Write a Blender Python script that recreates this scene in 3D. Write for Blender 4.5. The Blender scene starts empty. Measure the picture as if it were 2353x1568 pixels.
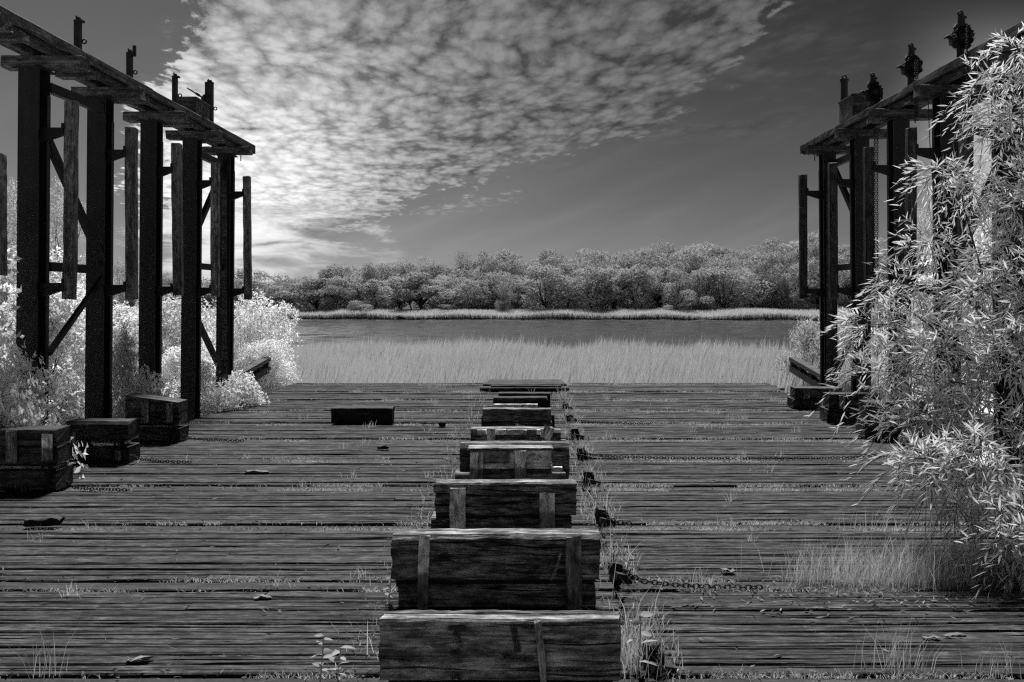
import bpy, bmesh, math, random
import numpy as np
from mathutils import Vector, Matrix, Euler
R = math.radians
random.seed(7); np.random.seed(7)
scene = bpy.context.scene
COL = scene.collection

# ------------------------------------------------------------------ camera
H = 2.2; F = 2000.0; VX = 1218.0; VY = 685.0; WPX = 2353.0; HPX = 1568.0
cam_d = bpy.data.cameras.new('camera'); cam = bpy.data.objects.new('camera', cam_d); COL.objects.link(cam)
cam.location = (0, 0, H); cam.rotation_euler = (R(90), 0, 0)
cam_d.sensor_width = 36; cam_d.lens = 36 * F / WPX
cam_d.shift_x = -(VX - WPX / 2) / WPX
cam_d.shift_y = -(HPX / 2 - VY) / WPX
cam_d.clip_start = 0.05; cam_d.clip_end = 8000
scene.camera = cam

# ------------------------------------------------------------------ light
SUN_EL, SUN_AZ = 56.0, -2.0       # azimuth from +Y towards +X
sd = Vector((math.sin(R(SUN_AZ)) * math.cos(R(SUN_EL)), math.cos(R(SUN_AZ)) * math.cos(R(SUN_EL)), math.sin(R(SUN_EL))))
sun_d = bpy.data.lights.new('sun', 'SUN'); sun_d.energy = 5.0; sun_d.angle = R(11)      # seen through the thin cloud sheet: soft shadows
sun_d.use_shadow = True; sun_d.color = (1.0, 1.0, 1.0)
sun = bpy.data.objects.new('sun', sun_d); COL.objects.link(sun)
sun.rotation_euler = sd.to_track_quat('Z', 'Y').to_euler(); sun.location = (0, 0, 60)

scene.view_settings.view_transform = 'Standard'; scene.view_settings.look = 'None'
scene.view_settings.exposure = 0.8; scene.view_settings.gamma = 1.0
scene.view_settings.use_curve_mapping = False
scene.cycles.max_bounces = 12; scene.cycles.diffuse_bounces = 7; scene.cycles.transmission_bounces = 8; scene.cycles.glossy_bounces = 3
scene.cycles.use_denoising = False; scene.cycles.use_adaptive_sampling = False; scene.cycles.sample_clamp_indirect = 0.7; scene.cycles.sample_clamp_direct = 1.2; scene.cycles.filter_width = 1.25     # keep the fine grain of wood and leaves

class NT:
    """small wrapper for node trees"""
    def __init__(s, tree): s.t = tree; s.n = tree.nodes; s.l = tree.links
    def add(s, typ, **kw):
        nd = s.n.new(typ)
        for k, v in kw.items(): setattr(nd, k, v)
        return nd
    def link(s, a, b): s.l.new(a, b)
    def put(s, sock, v):
        if isinstance(v, bpy.types.NodeSocket): s.l.new(v, sock)
        else: sock.default_value = v
    def math(s, op, a, b=None, c=None, clamp=False):
        nd = s.add('ShaderNodeMath', operation=op, use_clamp=clamp)
        s.put(nd.inputs[0], a)
        if b is not None: s.put(nd.inputs[1], b)
        if c is not None: s.put(nd.inputs[2], c)
        return nd.outputs[0]
    def comb(s, x, y, z):
        nd = s.add('ShaderNodeCombineXYZ'); s.put(nd.inputs[0], x); s.put(nd.inputs[1], y); s.put(nd.inputs[2], z); return nd.outputs[0]
    def smooth(s, v, a, b, lo=0.0, hi=1.0):
        nd = s.add('ShaderNodeMapRange', interpolation_type='SMOOTHSTEP')
        s.put(nd.inputs[0], v); s.put(nd.inputs[1], a); s.put(nd.inputs[2], b); s.put(nd.inputs[3], lo); s.put(nd.inputs[4], hi)
        return nd.outputs[0]
    def lin(s, v, a, b, lo=0.0, hi=1.0):
        nd = s.add('ShaderNodeMapRange', clamp=True)
        s.put(nd.inputs[0], v); s.put(nd.inputs[1], a); s.put(nd.inputs[2], b); s.put(nd.inputs[3], lo); s.put(nd.inputs[4], hi)
        return nd.outputs[0]
    def noise(s, vec, scale, detail=4, rough=0.55, dist=0.0):
        nd = s.add('ShaderNodeTexNoise'); s.put(nd.inputs['Vector'], vec); nd.inputs['Scale'].default_value = scale
        nd.inputs['Detail'].default_value = detail; nd.inputs['Roughness'].default_value = rough; nd.inputs['Distortion'].default_value = dist
        return nd.outputs['Fac']
    def vmath(s, op, a, b):
        nd = s.add('ShaderNodeVectorMath', operation=op); s.put(nd.inputs[0], a); s.put(nd.inputs[1], b); return nd.outputs[0]
    def mix(s, f, a, b):
        nd = s.add('ShaderNodeMix', data_type='FLOAT'); s.put(nd.inputs[0], f); s.put(nd.inputs[2], a); s.put(nd.inputs[3], b); return nd.outputs[0]

# ---- sky: infrared view, the red part of the Nishita sky with a sheet of altocumulus
world = bpy.data.worlds.new('World'); scene.world = world; world.use_nodes = True
W = NT(world.node_tree); W.n.clear()
sky = W.add('ShaderNodeTexSky', sky_type='NISHITA'); sky.sun_disc = False
sky.sun_elevation = R(SUN_EL); sky.sun_rotation = R(SUN_AZ % 360); sky.air_density = 1.0; sky.dust_density = 1.2; sky.ozone_density = 1.0
sep = W.add('ShaderNodeSeparateColor'); W.link(sky.outputs[0], sep.inputs[0])
gen = W.add('ShaderNodeTexCoord').outputs['Generated']
sx = W.add('ShaderNodeSeparateXYZ'); W.link(gen, sx.inputs[0])
dx, dy, dz = sx.outputs
yy = W.math('MAXIMUM', dy, 0.04)
u = W.math('DIVIDE', dx, yy); v = W.math('DIVIDE', dz, yy)
zz = W.math('ADD', W.math('MAXIMUM', dz, 0.0), 0.05)
px = W.math('DIVIDE', dx, zz); py = W.math('DIVIDE', dy, zz)
def dotdir(uu, vv, p):
    g = Vector((uu, 1, vv)).normalized()
    d = W.math('ADD', W.math('ADD', W.math('MULTIPLY', dx, g.x), W.math('MULTIPLY', dy, g.y)), W.math('MULTIPLY', dz, g.z))
    return W.math('POWER', W.math('MAXIMUM', d, 0.0), p)
g_wide = dotdir(-0.55, 0.16, 8.0)
g_mid = dotdir(-0.36, 0.13, 26.0)
g_hot = dotdir(-0.335, 0.11, 110.0)
# clear sky
red = W.math('MULTIPLY', sep.outputs[0], 0.10)
low = W.math('POWER', 2.718, W.math('MULTIPLY', W.math('MAXIMUM', dz, 0.0), -8.0))
clear = W.math('MULTIPLY', W.math('POWER', W.math('MULTIPLY', red, 2.6), 1.0), 0.006)
clear = W.math('ADD', clear, W.math('MULTIPLY', low, 0.150))
clear = W.math('ADD', clear, W.math('MULTIPLY', g_wide, 0.055))
clear = W.math('ADD', clear, W.math('MULTIPLY', W.math('MULTIPLY', W.smooth(u, 0.40, 0.55), W.smooth(v, 0.36, 0.16)), W.math('MULTIPLY', W.smooth(dy, 0.0, 0.4), 0.22)))
veilc = W.comb(W.math('ADD', W.math('MULTIPLY', u, 2.2), W.math('MULTIPLY', v, -1.5)), W.math('ADD', W.math('MULTIPLY', v, 9.0), W.math('MULTIPLY', u, -3.0)), 3.0)
veil = W.smooth(W.noise(veilc, 1.0, 5, 0.55, 0.6), 0.42, 0.78)
clear = W.math('ADD', clear, W.math('MULTIPLY', veil, W.math('MULTIPLY', clear, 0.30)))
# altocumulus cells
warp = W.noise(W.comb(px, py, 0.0), 1.3, 1, 0.4)
wx = W.math('ADD', px, W.math('MULTIPLY', W.math('SUBTRACT', warp, 0.5), 0.14))
wy = W.math('ADD', py, W.math('MULTIPLY', W.math('SUBTRACT', W.noise(W.comb(px, py, 7.0), 1.4, 1, 0.4), 0.5), 0.30))
cellv = W.comb(W.math('ADD', W.math('MULTIPLY', wx, 9.4), W.math('MULTIPLY', wy, 1.2)), W.math('MULTIPLY', wy, 5.2), 0.0)
fine = W.noise(cellv, 1.7, 8, 0.66)
cv2 = W.vmath('ADD', cellv, W.comb(W.math('MULTIPLY', W.noise(cellv, 1.3, 4, 0.6), 0.55), W.math('MULTIPLY', W.noise(W.vmath('ADD', cellv, (31.0, 17.0, 5.0)), 1.3, 4, 0.6), 0.55), 0.0))
def cells(vec, sc, sm):
    vo = W.add('ShaderNodeTexVoronoi', feature='SMOOTH_F1', voronoi_dimensions='2D'); W.link(vec, vo.inputs['Vector'])
    vo.inputs['Scale'].default_value = sc; vo.inputs['Smoothness'].default_value = sm; vo.inputs['Randomness'].default_value = 1.0
    return W.math('SUBTRACT', 1.0, vo.outputs['Distance'])
cell = W.math('ADD', W.math('MULTIPLY', cells(cv2, 0.80, 0.08), 0.58), W.math('MULTIPLY', cells(cv2, 1.9, 0.08), 0.42))
puff = W.math('ADD', W.math('ADD', W.math('MULTIPLY', cell, 0.58), W.math('MULTIPLY', fine, 0.55)), W.math('MULTIPLY', W.noise(cellv, 4.0, 6, 0.7), 0.22))
big = W.noise(W.comb(W.math('MULTIPLY', px, 1.0), W.math('MULTIPLY', py, 0.45), 1.0), 1.2, 4, 0.6)
# outline of the sheet, as seen in azimuth u for each elevation v
edge = W.add('ShaderNodeFloatCurve'); W.link(W.math('DIVIDE', v, 0.8), edge.inputs['Value'])
cm = edge.mapping; cm.use_clip = False
pts = [(0.0, -0.13), (0.0425, -0.155), (0.085, -0.17), (0.115, -0.10), (0.152, -0.005), (0.197, 0.15), (0.2525, 0.225), (0.3425, 0.285), (0.5, 0.34), (0.8, 0.5)]
cur = cm.curves[0]
for i, (a, b) in enumerate(pts):
    if i < 2: cur.points[i].location = (a / 0.8, (b + 1) / 2)
    else: cur.points.new(a / 0.8, (b + 1) / 2)
cm.update()
ur = W.math('SUBTRACT', W.math('MULTIPLY', edge.outputs[0], 2.0), 1.0)
jag = W.math('ADD', W.math('MULTIPLY', W.math('SUBTRACT', big, 0.5), 0.26), W.math('MULTIPLY', W.math('SUBTRACT', fine, 0.5), 0.10))
right_in = W.smooth(W.math('ADD', W.math('SUBTRACT', ur, u), jag), -0.045, 0.075)
left_line = W.math('ADD', -0.455, W.math('MULTIPLY', W.math('MINIMUM', W.math('MAXIMUM', W.math('SUBTRACT', v, 0.20), 0.0), 0.25), 0.62))
left_in = W.smooth(W.math('ADD', W.math('SUBTRACT', u, left_line), jag), -0.05, 0.06)
ahead = W.smooth(dy, 0.05, 0.3)
mask = W.math('MULTIPLY', W.math('MULTIPLY', right_in, left_in), ahead)
# low loose bank far left and a few wisps
lowb = W.math('MULTIPLY', W.smooth(v, 0.10, 0.02), W.math('MULTIPLY', W.smooth(u, -0.36, -0.5), W.smooth(big, 0.46, 0.62)))
wisp = W.math('MULTIPLY', W.math('MULTIPLY', W.smooth(W.math('ABSOLUTE', W.math('SUBTRACT', W.math('SUBTRACT', v, 0.108), W.math('MULTIPLY', W.math('ADD', u, 0.08), 0.17))), 0.022, 0.0), W.smooth(W.math('ABSOLUTE', W.math('ADD', u, 0.07)), 0.11, 0.03)), 0.55)
mask = W.math('MAXIMUM', mask, W.math('MAXIMUM', lowb, wisp))
thr = W.math('SUBTRACT', 0.98, W.math('MULTIPLY', mask, 0.66))
pz = W.math('ADD', puff, W.math('MULTIPLY', W.math('SUBTRACT', big, 0.5), 0.42))
lowf = W.smooth(v, 0.13, 0.055)
streak = W.noise(W.comb(W.math('MULTIPLY', u, 9.0), W.math('MULTIPLY', v, 46.0), 2.0), 1.0, 6, 0.62, 0.4)
dens = W.smooth(pz, thr, W.math('ADD', thr, 0.19))
streak_d = W.noise(W.comb(W.math('MULTIPLY', u, 9.0), W.math('MULTIPLY', v, 46.0), 2.0), 1.0, 6, 0.62, 0.4)
dens = W.mix(lowf, dens, W.smooth(W.math('ADD', streak_d, W.math('MULTIPLY', mask, 0.26)), 0.56, 0.78))
dens = W.math('MULTIPLY', dens, W.smooth(mask, 0.0, 0.30))
shade = W.mix(lowf, W.lin(puff, 0.54, 0.88, 0.36, 1.40), W.lin(streak, 0.38, 0.66, 0.42, 1.22))
cloud = W.math('ADD', 0.062, W.math('ADD', W.math('MULTIPLY', g_wide, 0.10), W.math('ADD', W.math('MULTIPLY', g_mid, 0.085), W.math('MULTIPLY', g_hot, 0.34))))
cloud = W.math('MULTIPLY', cloud, W.mix(W.math('MULTIPLY', g_hot, 0.5), shade, 1.05))
thin = W.math('MULTIPLY', W.math('MULTIPLY', W.smooth(W.math('SUBTRACT', W.math('ADD', ur, 0.16), u), -0.10, 0.14), W.smooth(v, 0.10, 0.22)), W.smooth(W.noise(W.comb(W.math('ADD', W.math('MULTIPLY', px, 2.2), py), W.math('MULTIPLY', py, 2.4), 5.0), 1.3, 7, 0.65, 0.5), 0.42, 0.72, 0.0, 0.42))
thin = W.math('MULTIPLY', W.math('MULTIPLY', thin, ahead), left_in)
dens = W.math('MAXIMUM', dens, thin)
total = W.mix(W.math('MULTIPLY', dens, 0.95), clear, cloud)
cmb = W.add('ShaderNodeCombineColor'); [W.link(total, cmb.inputs[i]) for i in range(3)]
bg = W.add('ShaderNodeBackground'); W.link(cmb.outputs[0], bg.inputs[0]); bg.inputs[1].default_value = 1.0
wo = W.add('ShaderNodeOutputWorld'); W.link(bg.outputs[0], wo.inputs[0])

# ------------------------------------------------------------------ helpers
def tag(o, label=None, cat=None, group=None, kind=None):
    if label: o['label'] = label
    if cat: o['category'] = cat
    if group: o['group'] = group
    if kind: o['kind'] = kind
    return o
def empty(name, loc=(0, 0, 0), rz=0.0, parent=None):
    o = bpy.data.objects.new(name, None); COL.objects.link(o); o.location = loc; o.rotation_euler = (0, 0, rz)
    o.empty_display_size = 0.2
    if parent: o.parent = parent
    return o
def link(name, me, parent=None, loc=(0, 0, 0), rot=(0, 0, 0), scale=(1, 1, 1)):
    o = bpy.data.objects.new(name, me); COL.objects.link(o); o.location = loc; o.rotation_euler = rot; o.scale = scale
    if parent: o.parent = parent
    return o
def mesh_py(name, verts, faces, mat, smooth=False):
    me = bpy.data.meshes.new(name); me.from_pydata([tuple(v) for v in verts], [], faces); me.validate()
    if mat: me.materials.append(mat)
    if smooth: me.polygons.foreach_set('use_smooth', [True] * len(me.polygons))
    me.update(); return me
def mesh_tris(name, V, T, mat):
    V = np.asarray(V, np.float32); T = np.asarray(T, np.int32)
    me = bpy.data.meshes.new(name); me.vertices.add(len(V)); me.vertices.foreach_set('co', V.ravel())
    n = len(T); me.loops.add(n * 3); me.loops.foreach_set('vertex_index', T.ravel())
    me.polygons.add(n); me.polygons.foreach_set('loop_start', np.arange(0, n * 3, 3, dtype=np.int32))
    me.polygons.foreach_set('loop_total', np.full(n, 3, np.int32))
    me.materials.append(mat); me.update(calc_edges=True); return me
class MB:
    def __init__(s): s.v = []; s.f = []
    def raw(s, v, f):
        b = len(s.v); s.v += [Vector(p) for p in v]; s.f += [tuple(i + b for i in q) for q in f]
    def box(s, c, size, rot=None):
        x, y, z = [a / 2 for a in size]
        P = [Vector(p) for p in ((-x,-y,-z),(x,-y,-z),(x,y,-z),(-x,y,-z),(-x,-y,z),(x,-y,z),(x,y,z),(-x,y,z))]
        if rot is not None: P = [rot @ p for p in P]
        s.raw([p + Vector(c) for p in P], [(3,2,1,0),(4,5,6,7),(0,1,5,4),(1,2,6,5),(2,3,7,6),(3,0,4,7)])
    def bar(s, a, b, w, h, up=(0, 0, 1)):
        a, b = Vector(a), Vector(b); d = (b - a); L = d.length; d.normalize(); upv = Vector(up)
        if abs(d.dot(upv)) > 0.98: upv = Vector((0, 1, 0))
        sdv = d.cross(upv).normalized(); upv = sdv.cross(d)
        m = Matrix((d, sdv, upv)).transposed()
        s.box((a + b) / 2, (L, w, h), m)
    def tube(s, pts, radii, seg=8, caps=True):
        pts = [Vector(p) for p in pts]; rings = []
        prev = None
        for i, p in enumerate(pts):
            d = (pts[min(i + 1, len(pts) - 1)] - pts[max(i - 1, 0)]).normalized()
            if prev is None:
                t = Vector((0, 0, 1)) if abs(d.z) < 0.9 else Vector((1, 0, 0))
                n = d.cross(t).normalized()
            else: n = (prev - d * prev.dot(d)).normalized()
            prev = n; b = d.cross(n)
            r = radii[i] if hasattr(radii, '__len__') else radii
            rings.append([p + (n * math.cos(2 * math.pi * k / seg) + b * math.sin(2 * math.pi * k / seg)) * r for k in range(seg)])
        V = [q for r_ in rings for q in r_]; Fc = []
        for i in range(len(rings) - 1):
            for k in range(seg):
                Fc.append((i * seg + k, i * seg + (k + 1) % seg, (i + 1) * seg + (k + 1) % seg, (i + 1) * seg + k))
        if caps:
            Fc.append(tuple(range(seg - 1, -1, -1))); Fc.append(tuple((len(rings) - 1) * seg + k for k in range(seg)))
        s.raw(V, Fc)
    def torus(s, c, Rr, r, axis='x', seg=14, sub=6, sx=1.0):
        V = []; Fc = []
        for i in range(seg):
            a = 2 * math.pi * i / seg
            for j in range(sub):
                b = 2 * math.pi * j / sub
                p = ((Rr + r * math.cos(b)) * math.cos(a) * sx, (Rr + r * math.cos(b)) * math.sin(a), r * math.sin(b))
                p = {'z': p, 'x': (p[2], p[0], p[1]), 'y': (p[0], p[2], p[1])}[axis]
                V.append(Vector(p) + Vector(c))
        for i in range(seg):
            for j in range(sub):
                Fc.append((i * sub + j, ((i + 1) % seg) * sub + j, ((i + 1) % seg) * sub + (j + 1) % sub, i * sub + (j + 1) % sub))
        s.raw(V, Fc)
    def cyl(s, a, b, r, seg=12): s.tube([a, b], [r, r], seg)
    def mesh(s, name, mat, smooth=False): return mesh_py(name, s.v, s.f, mat, smooth)
    def build(s, name, mat, parent=None, loc=(0, 0, 0), rot=(0, 0, 0), smooth=False):
        return link(name, s.mesh(name, mat, smooth), parent, loc, rot)

# pixel of the 2353-wide photograph -> place
def gx(x, Y): return (x - VX) * Y / F
def gz(y, Y): return H - (y - VY) * Y / F
def gy(y, z=0.0): return F * (H - z) / (y - VY)

# ------------------------------------------------------------------ materials (all neutral: an infrared black and white world)
def new_mat(name):
    m = bpy.data.materials.new(name); m.use_nodes = True
    t = NT(m.node_tree); t.n.clear(); out = t.add('ShaderNodeOutputMaterial')
    return m, t, out
def grey(t, f):
    c = t.add('ShaderNodeCombineColor'); [t.put(c.inputs[i], f) for i in range(3)]; return c.outputs[0]
def wood(name, lo, hi, sl=0.9, sc=16.0, bump=0.6, rough=0.85, pale=0.0, pale_c=0.3, var=0.5, dark_end=None, crack=0.5):
    """weathered timber, the grain runs along local X"""
    m, t, out = new_mat(name)
    tc = t.add('ShaderNodeTexCoord').outputs['Object']; rnd = t.add('ShaderNodeObjectInfo').outputs['Random']
    off = t.comb(t.math('MULTIPLY', rnd, 91.0), t.math('MULTIPLY', rnd, 37.0), t.math('MULTIPLY', rnd, 53.0))
    base = t.vmath('ADD', tc, off)
    st = t.vmath('MULTIPLY', base, (sl, sc, sc))
    wav = t.noise(base, 1.5, 3, 0.5)
    st2 = t.vmath('ADD', st, t.comb(0.0, t.math('MULTIPLY', wav, 1.0), t.math('MULTIPLY', wav, 1.0)))
    g1 = t.noise(st2, 1.0, 9, 0.74, 0.1)
    g2 = t.noise(t.vmath('MULTIPLY', st2, (1.6, 4.0, 4.0)), 1.0, 6, 0.65)
    blot = t.noise(base, 2.6, 5, 0.6)
    grain = t.math('ADD', t.math('MULTIPLY', g1, 0.60), t.math('MULTIPLY', g2, 0.40))
    f = t.smooth(grain, 0.40, 0.62)
    mott = t.noise(t.vmath('MULTIPLY', base, (6.0, 15.0, 15.0)), 1.0, 8, 0.78)
    f = t.math('MULTIPLY', f, t.smooth(blot, 0.25, 0.75, 0.55, 1.25))
    val = t.mix(t.math('MINIMUM', f, 1.0), lo, hi)
    val = t.math('MULTIPLY', val, t.smooth(mott, 0.37, 0.63, 0.34, 1.7))
    val = t.math('MULTIPLY', val, t.math('ADD', 1.0 - var / 2, t.math('MULTIPLY', rnd, var)))
    ck = t.smooth(t.noise(t.vmath('MULTIPLY', st2, (0.8, 1.4, 1.4)), 1.0, 4, 0.55), 0.40, 0.34)
    val = t.math('MULTIPLY', val, t.math('SUBTRACT', 1.0, t.math('MULTIPLY', ck, crack)))
    if pale > 0:
        fl = t.noise(t.vmath('ADD', t.vmath('MULTIPLY', base, (7.0, 26.0, 26.0)), (3.0, 7.0, 1.0)), 1.0, 6, 0.68)
        pf = t.smooth(t.math('ADD', t.math('MULTIPLY', fl, 0.6), t.math('MULTIPLY', mott, 0.4)), 0.565, 0.64)
        val = t.mix(t.math('MULTIPLY', pf, pale), val, pale_c)
    if dark_end:                      # the board is darker towards one end along the given axis
        ax, a, b, k = dark_end
        sp = t.add('ShaderNodeSeparateXYZ'); t.link(tc, sp.inputs[0])
        w = t.math('ADD', sp.outputs[ax], t.math('MULTIPLY', t.math('SUBTRACT', g1, 0.5), 0.05))
        val = t.math('MULTIPLY', val, t.smooth(w, a, b, k, 1.0))
    bs = t.add('ShaderNodeBsdfPrincipled'); t.link(grey(t, val), bs.inputs['Base Color']); bs.inputs['Roughness'].default_value = rough
    bs.inputs['Specular IOR Level'].default_value = 0.25
    bp = t.add('ShaderNodeBump'); bp.inputs['Strength'].default_value = bump; bp.inputs['Distance'].default_value = 0.012
    t.link(t.math('SUBTRACT', grain, t.math('MULTIPLY', ck, 0.35)), bp.inputs['Height']); t.link(bp.outputs[0], bs.inputs['Normal'])
    t.link(bs.outputs[0], out.inputs[0]); return m
def steel(name, lo, hi, rough=0.6):
    m, t, out = new_mat(name)
    tc = t.add('ShaderNodeTexCoord').outputs['Object']
    n = t.noise(tc, 3.0, 7, 0.65); n2 = t.noise(t.vmath('MULTIPLY', tc, (9.0, 9.0, 0.8)), 1.0, 5, 0.6)
    val = t.mix(t.smooth(t.math('ADD', t.math('MULTIPLY', n, 0.6), t.math('MULTIPLY', n2, 0.4)), 0.35, 0.7), lo, hi)
    bs = t.add('ShaderNodeBsdfPrincipled'); t.link(grey(t, val), bs.inputs['Base Color']); bs.inputs['Roughness'].default_value = rough
    bs.inputs['Specular IOR Level'].default_value = 0.2
    bp = t.add('ShaderNodeBump'); bp.inputs['Strength'].default_value = 0.35; bp.inputs['Distance'].default_value = 0.01
    t.link(n, bp.inputs['Height']); t.link(bp.outputs[0], bs.inputs['Normal'])
    t.link(bs.outputs[0], out.inputs[0]); return m
def leaf(name, alb, trans, var=0.25, scale=1.5, tf=0.45):
    m, t, out = new_mat(name)
    tc = t.add('ShaderNodeTexCoord').outputs['Object']; rnd = t.add('ShaderNodeObjectInfo').outputs['Random']
    n = t.noise(tc, scale, 4, 0.6)
    k = t.math('ADD', 1.0 - var, t.math('MULTIPLY', n, var * 2))
    k = t.math('MULTIPLY', k, t.math('ADD', 0.85, t.math('MULTIPLY', rnd, 0.3)))
    d = t.add('ShaderNodeBsdfDiffuse'); t.link(grey(t, t.math('MULTIPLY', k, alb)), d.inputs[0])
    tr = t.add('ShaderNodeBsdfTranslucent'); t.link(grey(t, t.math('MULTIPLY', k, trans)), tr.inputs[0])
    mx = t.add('ShaderNodeMixShader'); mx.inputs[0].default_value = tf
    t.link(d.outputs[0], mx.inputs[1]); t.link(tr.outputs[0], mx.inputs[2]); t.link(mx.outputs[0], out.inputs[0]); return m
def ground_mat(name, lo, hi, scale=0.5, bump=0.3):
    m, t, out = new_mat(name)
    tc = t.add('ShaderNodeTexCoord').outputs['Object']
    n = t.noise(tc, scale, 8, 0.65); n2 = t.noise(tc, scale * 12, 6, 0.7)
    val = t.mix(t.smooth(t.math('ADD', t.math('MULTIPLY', n, 0.55), t.math('MULTIPLY', n2, 0.45)), 0.32, 0.68), lo, hi)
    bs = t.add('ShaderNodeBsdfPrincipled'); t.link(grey(t, val), bs.inputs['Base Color']); bs.inputs['Roughness'].default_value = 0.95
    bs.inputs['Specular IOR Level'].default_value = 0.1
    bp = t.add('ShaderNodeBump'); bp.inputs['Strength'].default_value = bump; bp.inputs['Distance'].default_value = 0.1
    t.link(n2, bp.inputs['Height']); t.link(bp.outputs[0], bs.inputs['Normal'])
    t.link(bs.outputs[0], out.inputs[0]); return m
def water_mat():
    m, t, out = new_mat('river_water')
    tc = t.add('ShaderNodeTexCoord').outputs['Object']
    n1 = t.noise(t.vmath('MULTIPLY', tc, (1.1, 0.9, 1.0)), 1.0, 5, 0.62, 0.5)
    bs = t.add('ShaderNodeBsdfPrincipled'); bs.inputs['Base Color'].default_value = (0.046, 0.046, 0.046, 1)
    bs.inputs['Roughness'].default_value = 0.10; bs.inputs['IOR'].default_value = 1.33
    bp = t.add('ShaderNodeBump'); bp.inputs['Strength'].default_value = 0.35; bp.inputs['Distance'].default_value = 0.3
    t.link(n1, bp.inputs['Height']); t.link(bp.outputs[0], bs.inputs['Normal'])
    t.link(bs.outputs[0], out.inputs[0]); return m
M = dict(
    deck=wood('deck_wood', 0.005, 0.066, sl=4.0, sc=30.0, bump=1.0, pale=0.70, pale_c=0.15, var=0.5, crack=0.9),
    sill=wood('sill_wood', 0.010, 0.036, sl=0.5, sc=14.0, bump=0.7, var=0.3),
    block=wood('creosote_timber', 0.012, 0.30, sl=2.6, sc=24.0, bump=1.0, pale=0.75, pale_c=0.45, var=0.3, crack=0.9),
    block_grey=wood('grey_timber', 0.05, 0.31, sl=1.6, sc=20.0, bump=0.9, pale=0.45, pale_c=0.5, var=0.2, crack=0.85),
    pale_top=wood('bleached_timber', 0.02, 0.13, sl=2.6, sc=20.0, bump=1.0, pale=0.7, pale_c=0.32, var=0.1),
    slat=wood('pale_slat', 0.60, 0.88, sl=1.2, sc=22.0, bump=0.4, var=0.35, crack=0.5),
    slat_dark_end=wood('dark_ended_slat', 0.60, 0.88, sl=1.2, sc=22.0, bump=0.4, var=0.3, dark_end=(0, -0.03, 0.02, 0.26)),
    slat_dark=wood('dark_slat', 0.09, 0.26, sl=1.2, sc=20.0, bump=0.5, var=0.3),
    bilge=wood('bilge_timber', 0.014, 0.085, sl=1.4, sc=16.0, bump=0.9, var=0.4, pale=0.3, pale_c=0.15),
    fender=wood('fender_timber', 0.055, 0.19, sl=0.8, sc=16.0, bump=0.7, var=0.4),
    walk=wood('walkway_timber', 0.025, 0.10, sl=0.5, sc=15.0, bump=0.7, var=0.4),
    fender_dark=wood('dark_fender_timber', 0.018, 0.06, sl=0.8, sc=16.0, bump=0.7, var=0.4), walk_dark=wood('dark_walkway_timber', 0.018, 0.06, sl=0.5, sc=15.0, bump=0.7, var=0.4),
    black=wood('black_timber', 0.010, 0.04, sl=1.0, sc=13.0, bump=0.7, var=0.3),
    steel=steel('black_steel', 0.008, 0.018), rust=steel('rusted_steel', 0.012, 0.035, 0.8), edge=steel('lit_edge_steel', 0.03, 0.07, 0.7),
    bark=wood('bark', 0.03, 0.12, sl=0.8, sc=6.0, bump=0.8),
    leaf=leaf('shrub_leaf', 0.70, 0.70, 0.10, tf=0.5), leaf_dim=leaf('willow_leaf', 0.58, 0.64, 0.10, tf=0.5), leaf_soft=leaf('tree_leaf', 0.50, 0.46, 0.12, tf=0.5),
    far=leaf('far_leaf', 0.50, 0.34, 0.25, 3.0, tf=0.36), reed=leaf('reed_blade', 0.48, 0.45, 0.15, 0.25, tf=0.45),
    grass=leaf('grass_blade', 0.42, 0.38, 0.3, 1.5), bank=leaf('bank_reed', 0.46, 0.42, 0.2, 0.3),
    stalk=leaf('reed_stalk', 0.20, 0.10, 0.3), litter=leaf('litter', 0.16, 0.05, 0.5), dead=leaf('dead_leaf', 0.30, 0.1), ground=ground_mat('soil', 0.05, 0.16), reedbed=ground_mat('reed_litter', 0.32, 0.52, 0.6),
    farland=ground_mat('far_soil', 0.03, 0.09, 0.1), water=water_mat())

# ------------------------------------------------------------------ terrain
def grid(name, xs, ys, zf, mat):
    V = [(x, y, zf(x, y)) for y in ys for x in xs]; n = len(xs)
    Fc = [(j * n + i, j * n + i + 1, (j + 1) * n + i + 1, (j + 1) * n + i) for j in range(len(ys) - 1) for i in range(n - 1)]
    o = link(name, mesh_py(name, V, Fc, mat, True)); tag(o, kind='structure'); return o
WATER = -2.4
def sst(a, b, x):
    t = min(1, max(0, (x - a) / (b - a))); return t * t * (3 - 2 * t)
def near_z(x, y):
    side = sst(6.0, 8.5, abs(x))
    z = -1.15 + side * 0.75 - (1.05 + 0.75 * side * (1 if y > 24 else 0)) * sst(20, 30, y)
    z -= 1.1 * sst(58 + 5 * math.sin(x * 0.07), 76 + 5 * math.sin(x * 0.07 + 1), y)
    z += 0.05 * math.sin(x * 1.3 + y) + 0.05 * math.sin(y * 0.9 - x * 0.6)
    if x < -16: z += 1.2 * sst(-16, -40, x) * (1 - sst(60, 90, y))
    if x > 16: z += 1.2 * sst(16, 40, x) * (1 - sst(60, 90, y))
    return z
ys = [-40, -20, -8, -2] + [i * 1.5 for i in range(60)]
grid('ground', [-400, -120] + [-60 + i * 2 for i in range(61)] + [120, 400], ys, near_z, M['reedbed'])
def far_edge(x): return 187 - 0.10 * (x - 10) - 0.0004 * (x - 10) ** 2 * (1 if x > 10 else -0.5) + 2.0 * math.sin(x * 0.05)
def far_z(x, y):
    e = far_edge(x); t = y - e
    return WATER - 0.5 + 0.8 * sst(-1, 0.6, t) + 0.7 * sst(0, 8, t) + 9.0 * sst(14, 95, t) * sst(-60, 70, x) + 0.15 * math.sin(x * 0.3 + y * 0.2)
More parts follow.
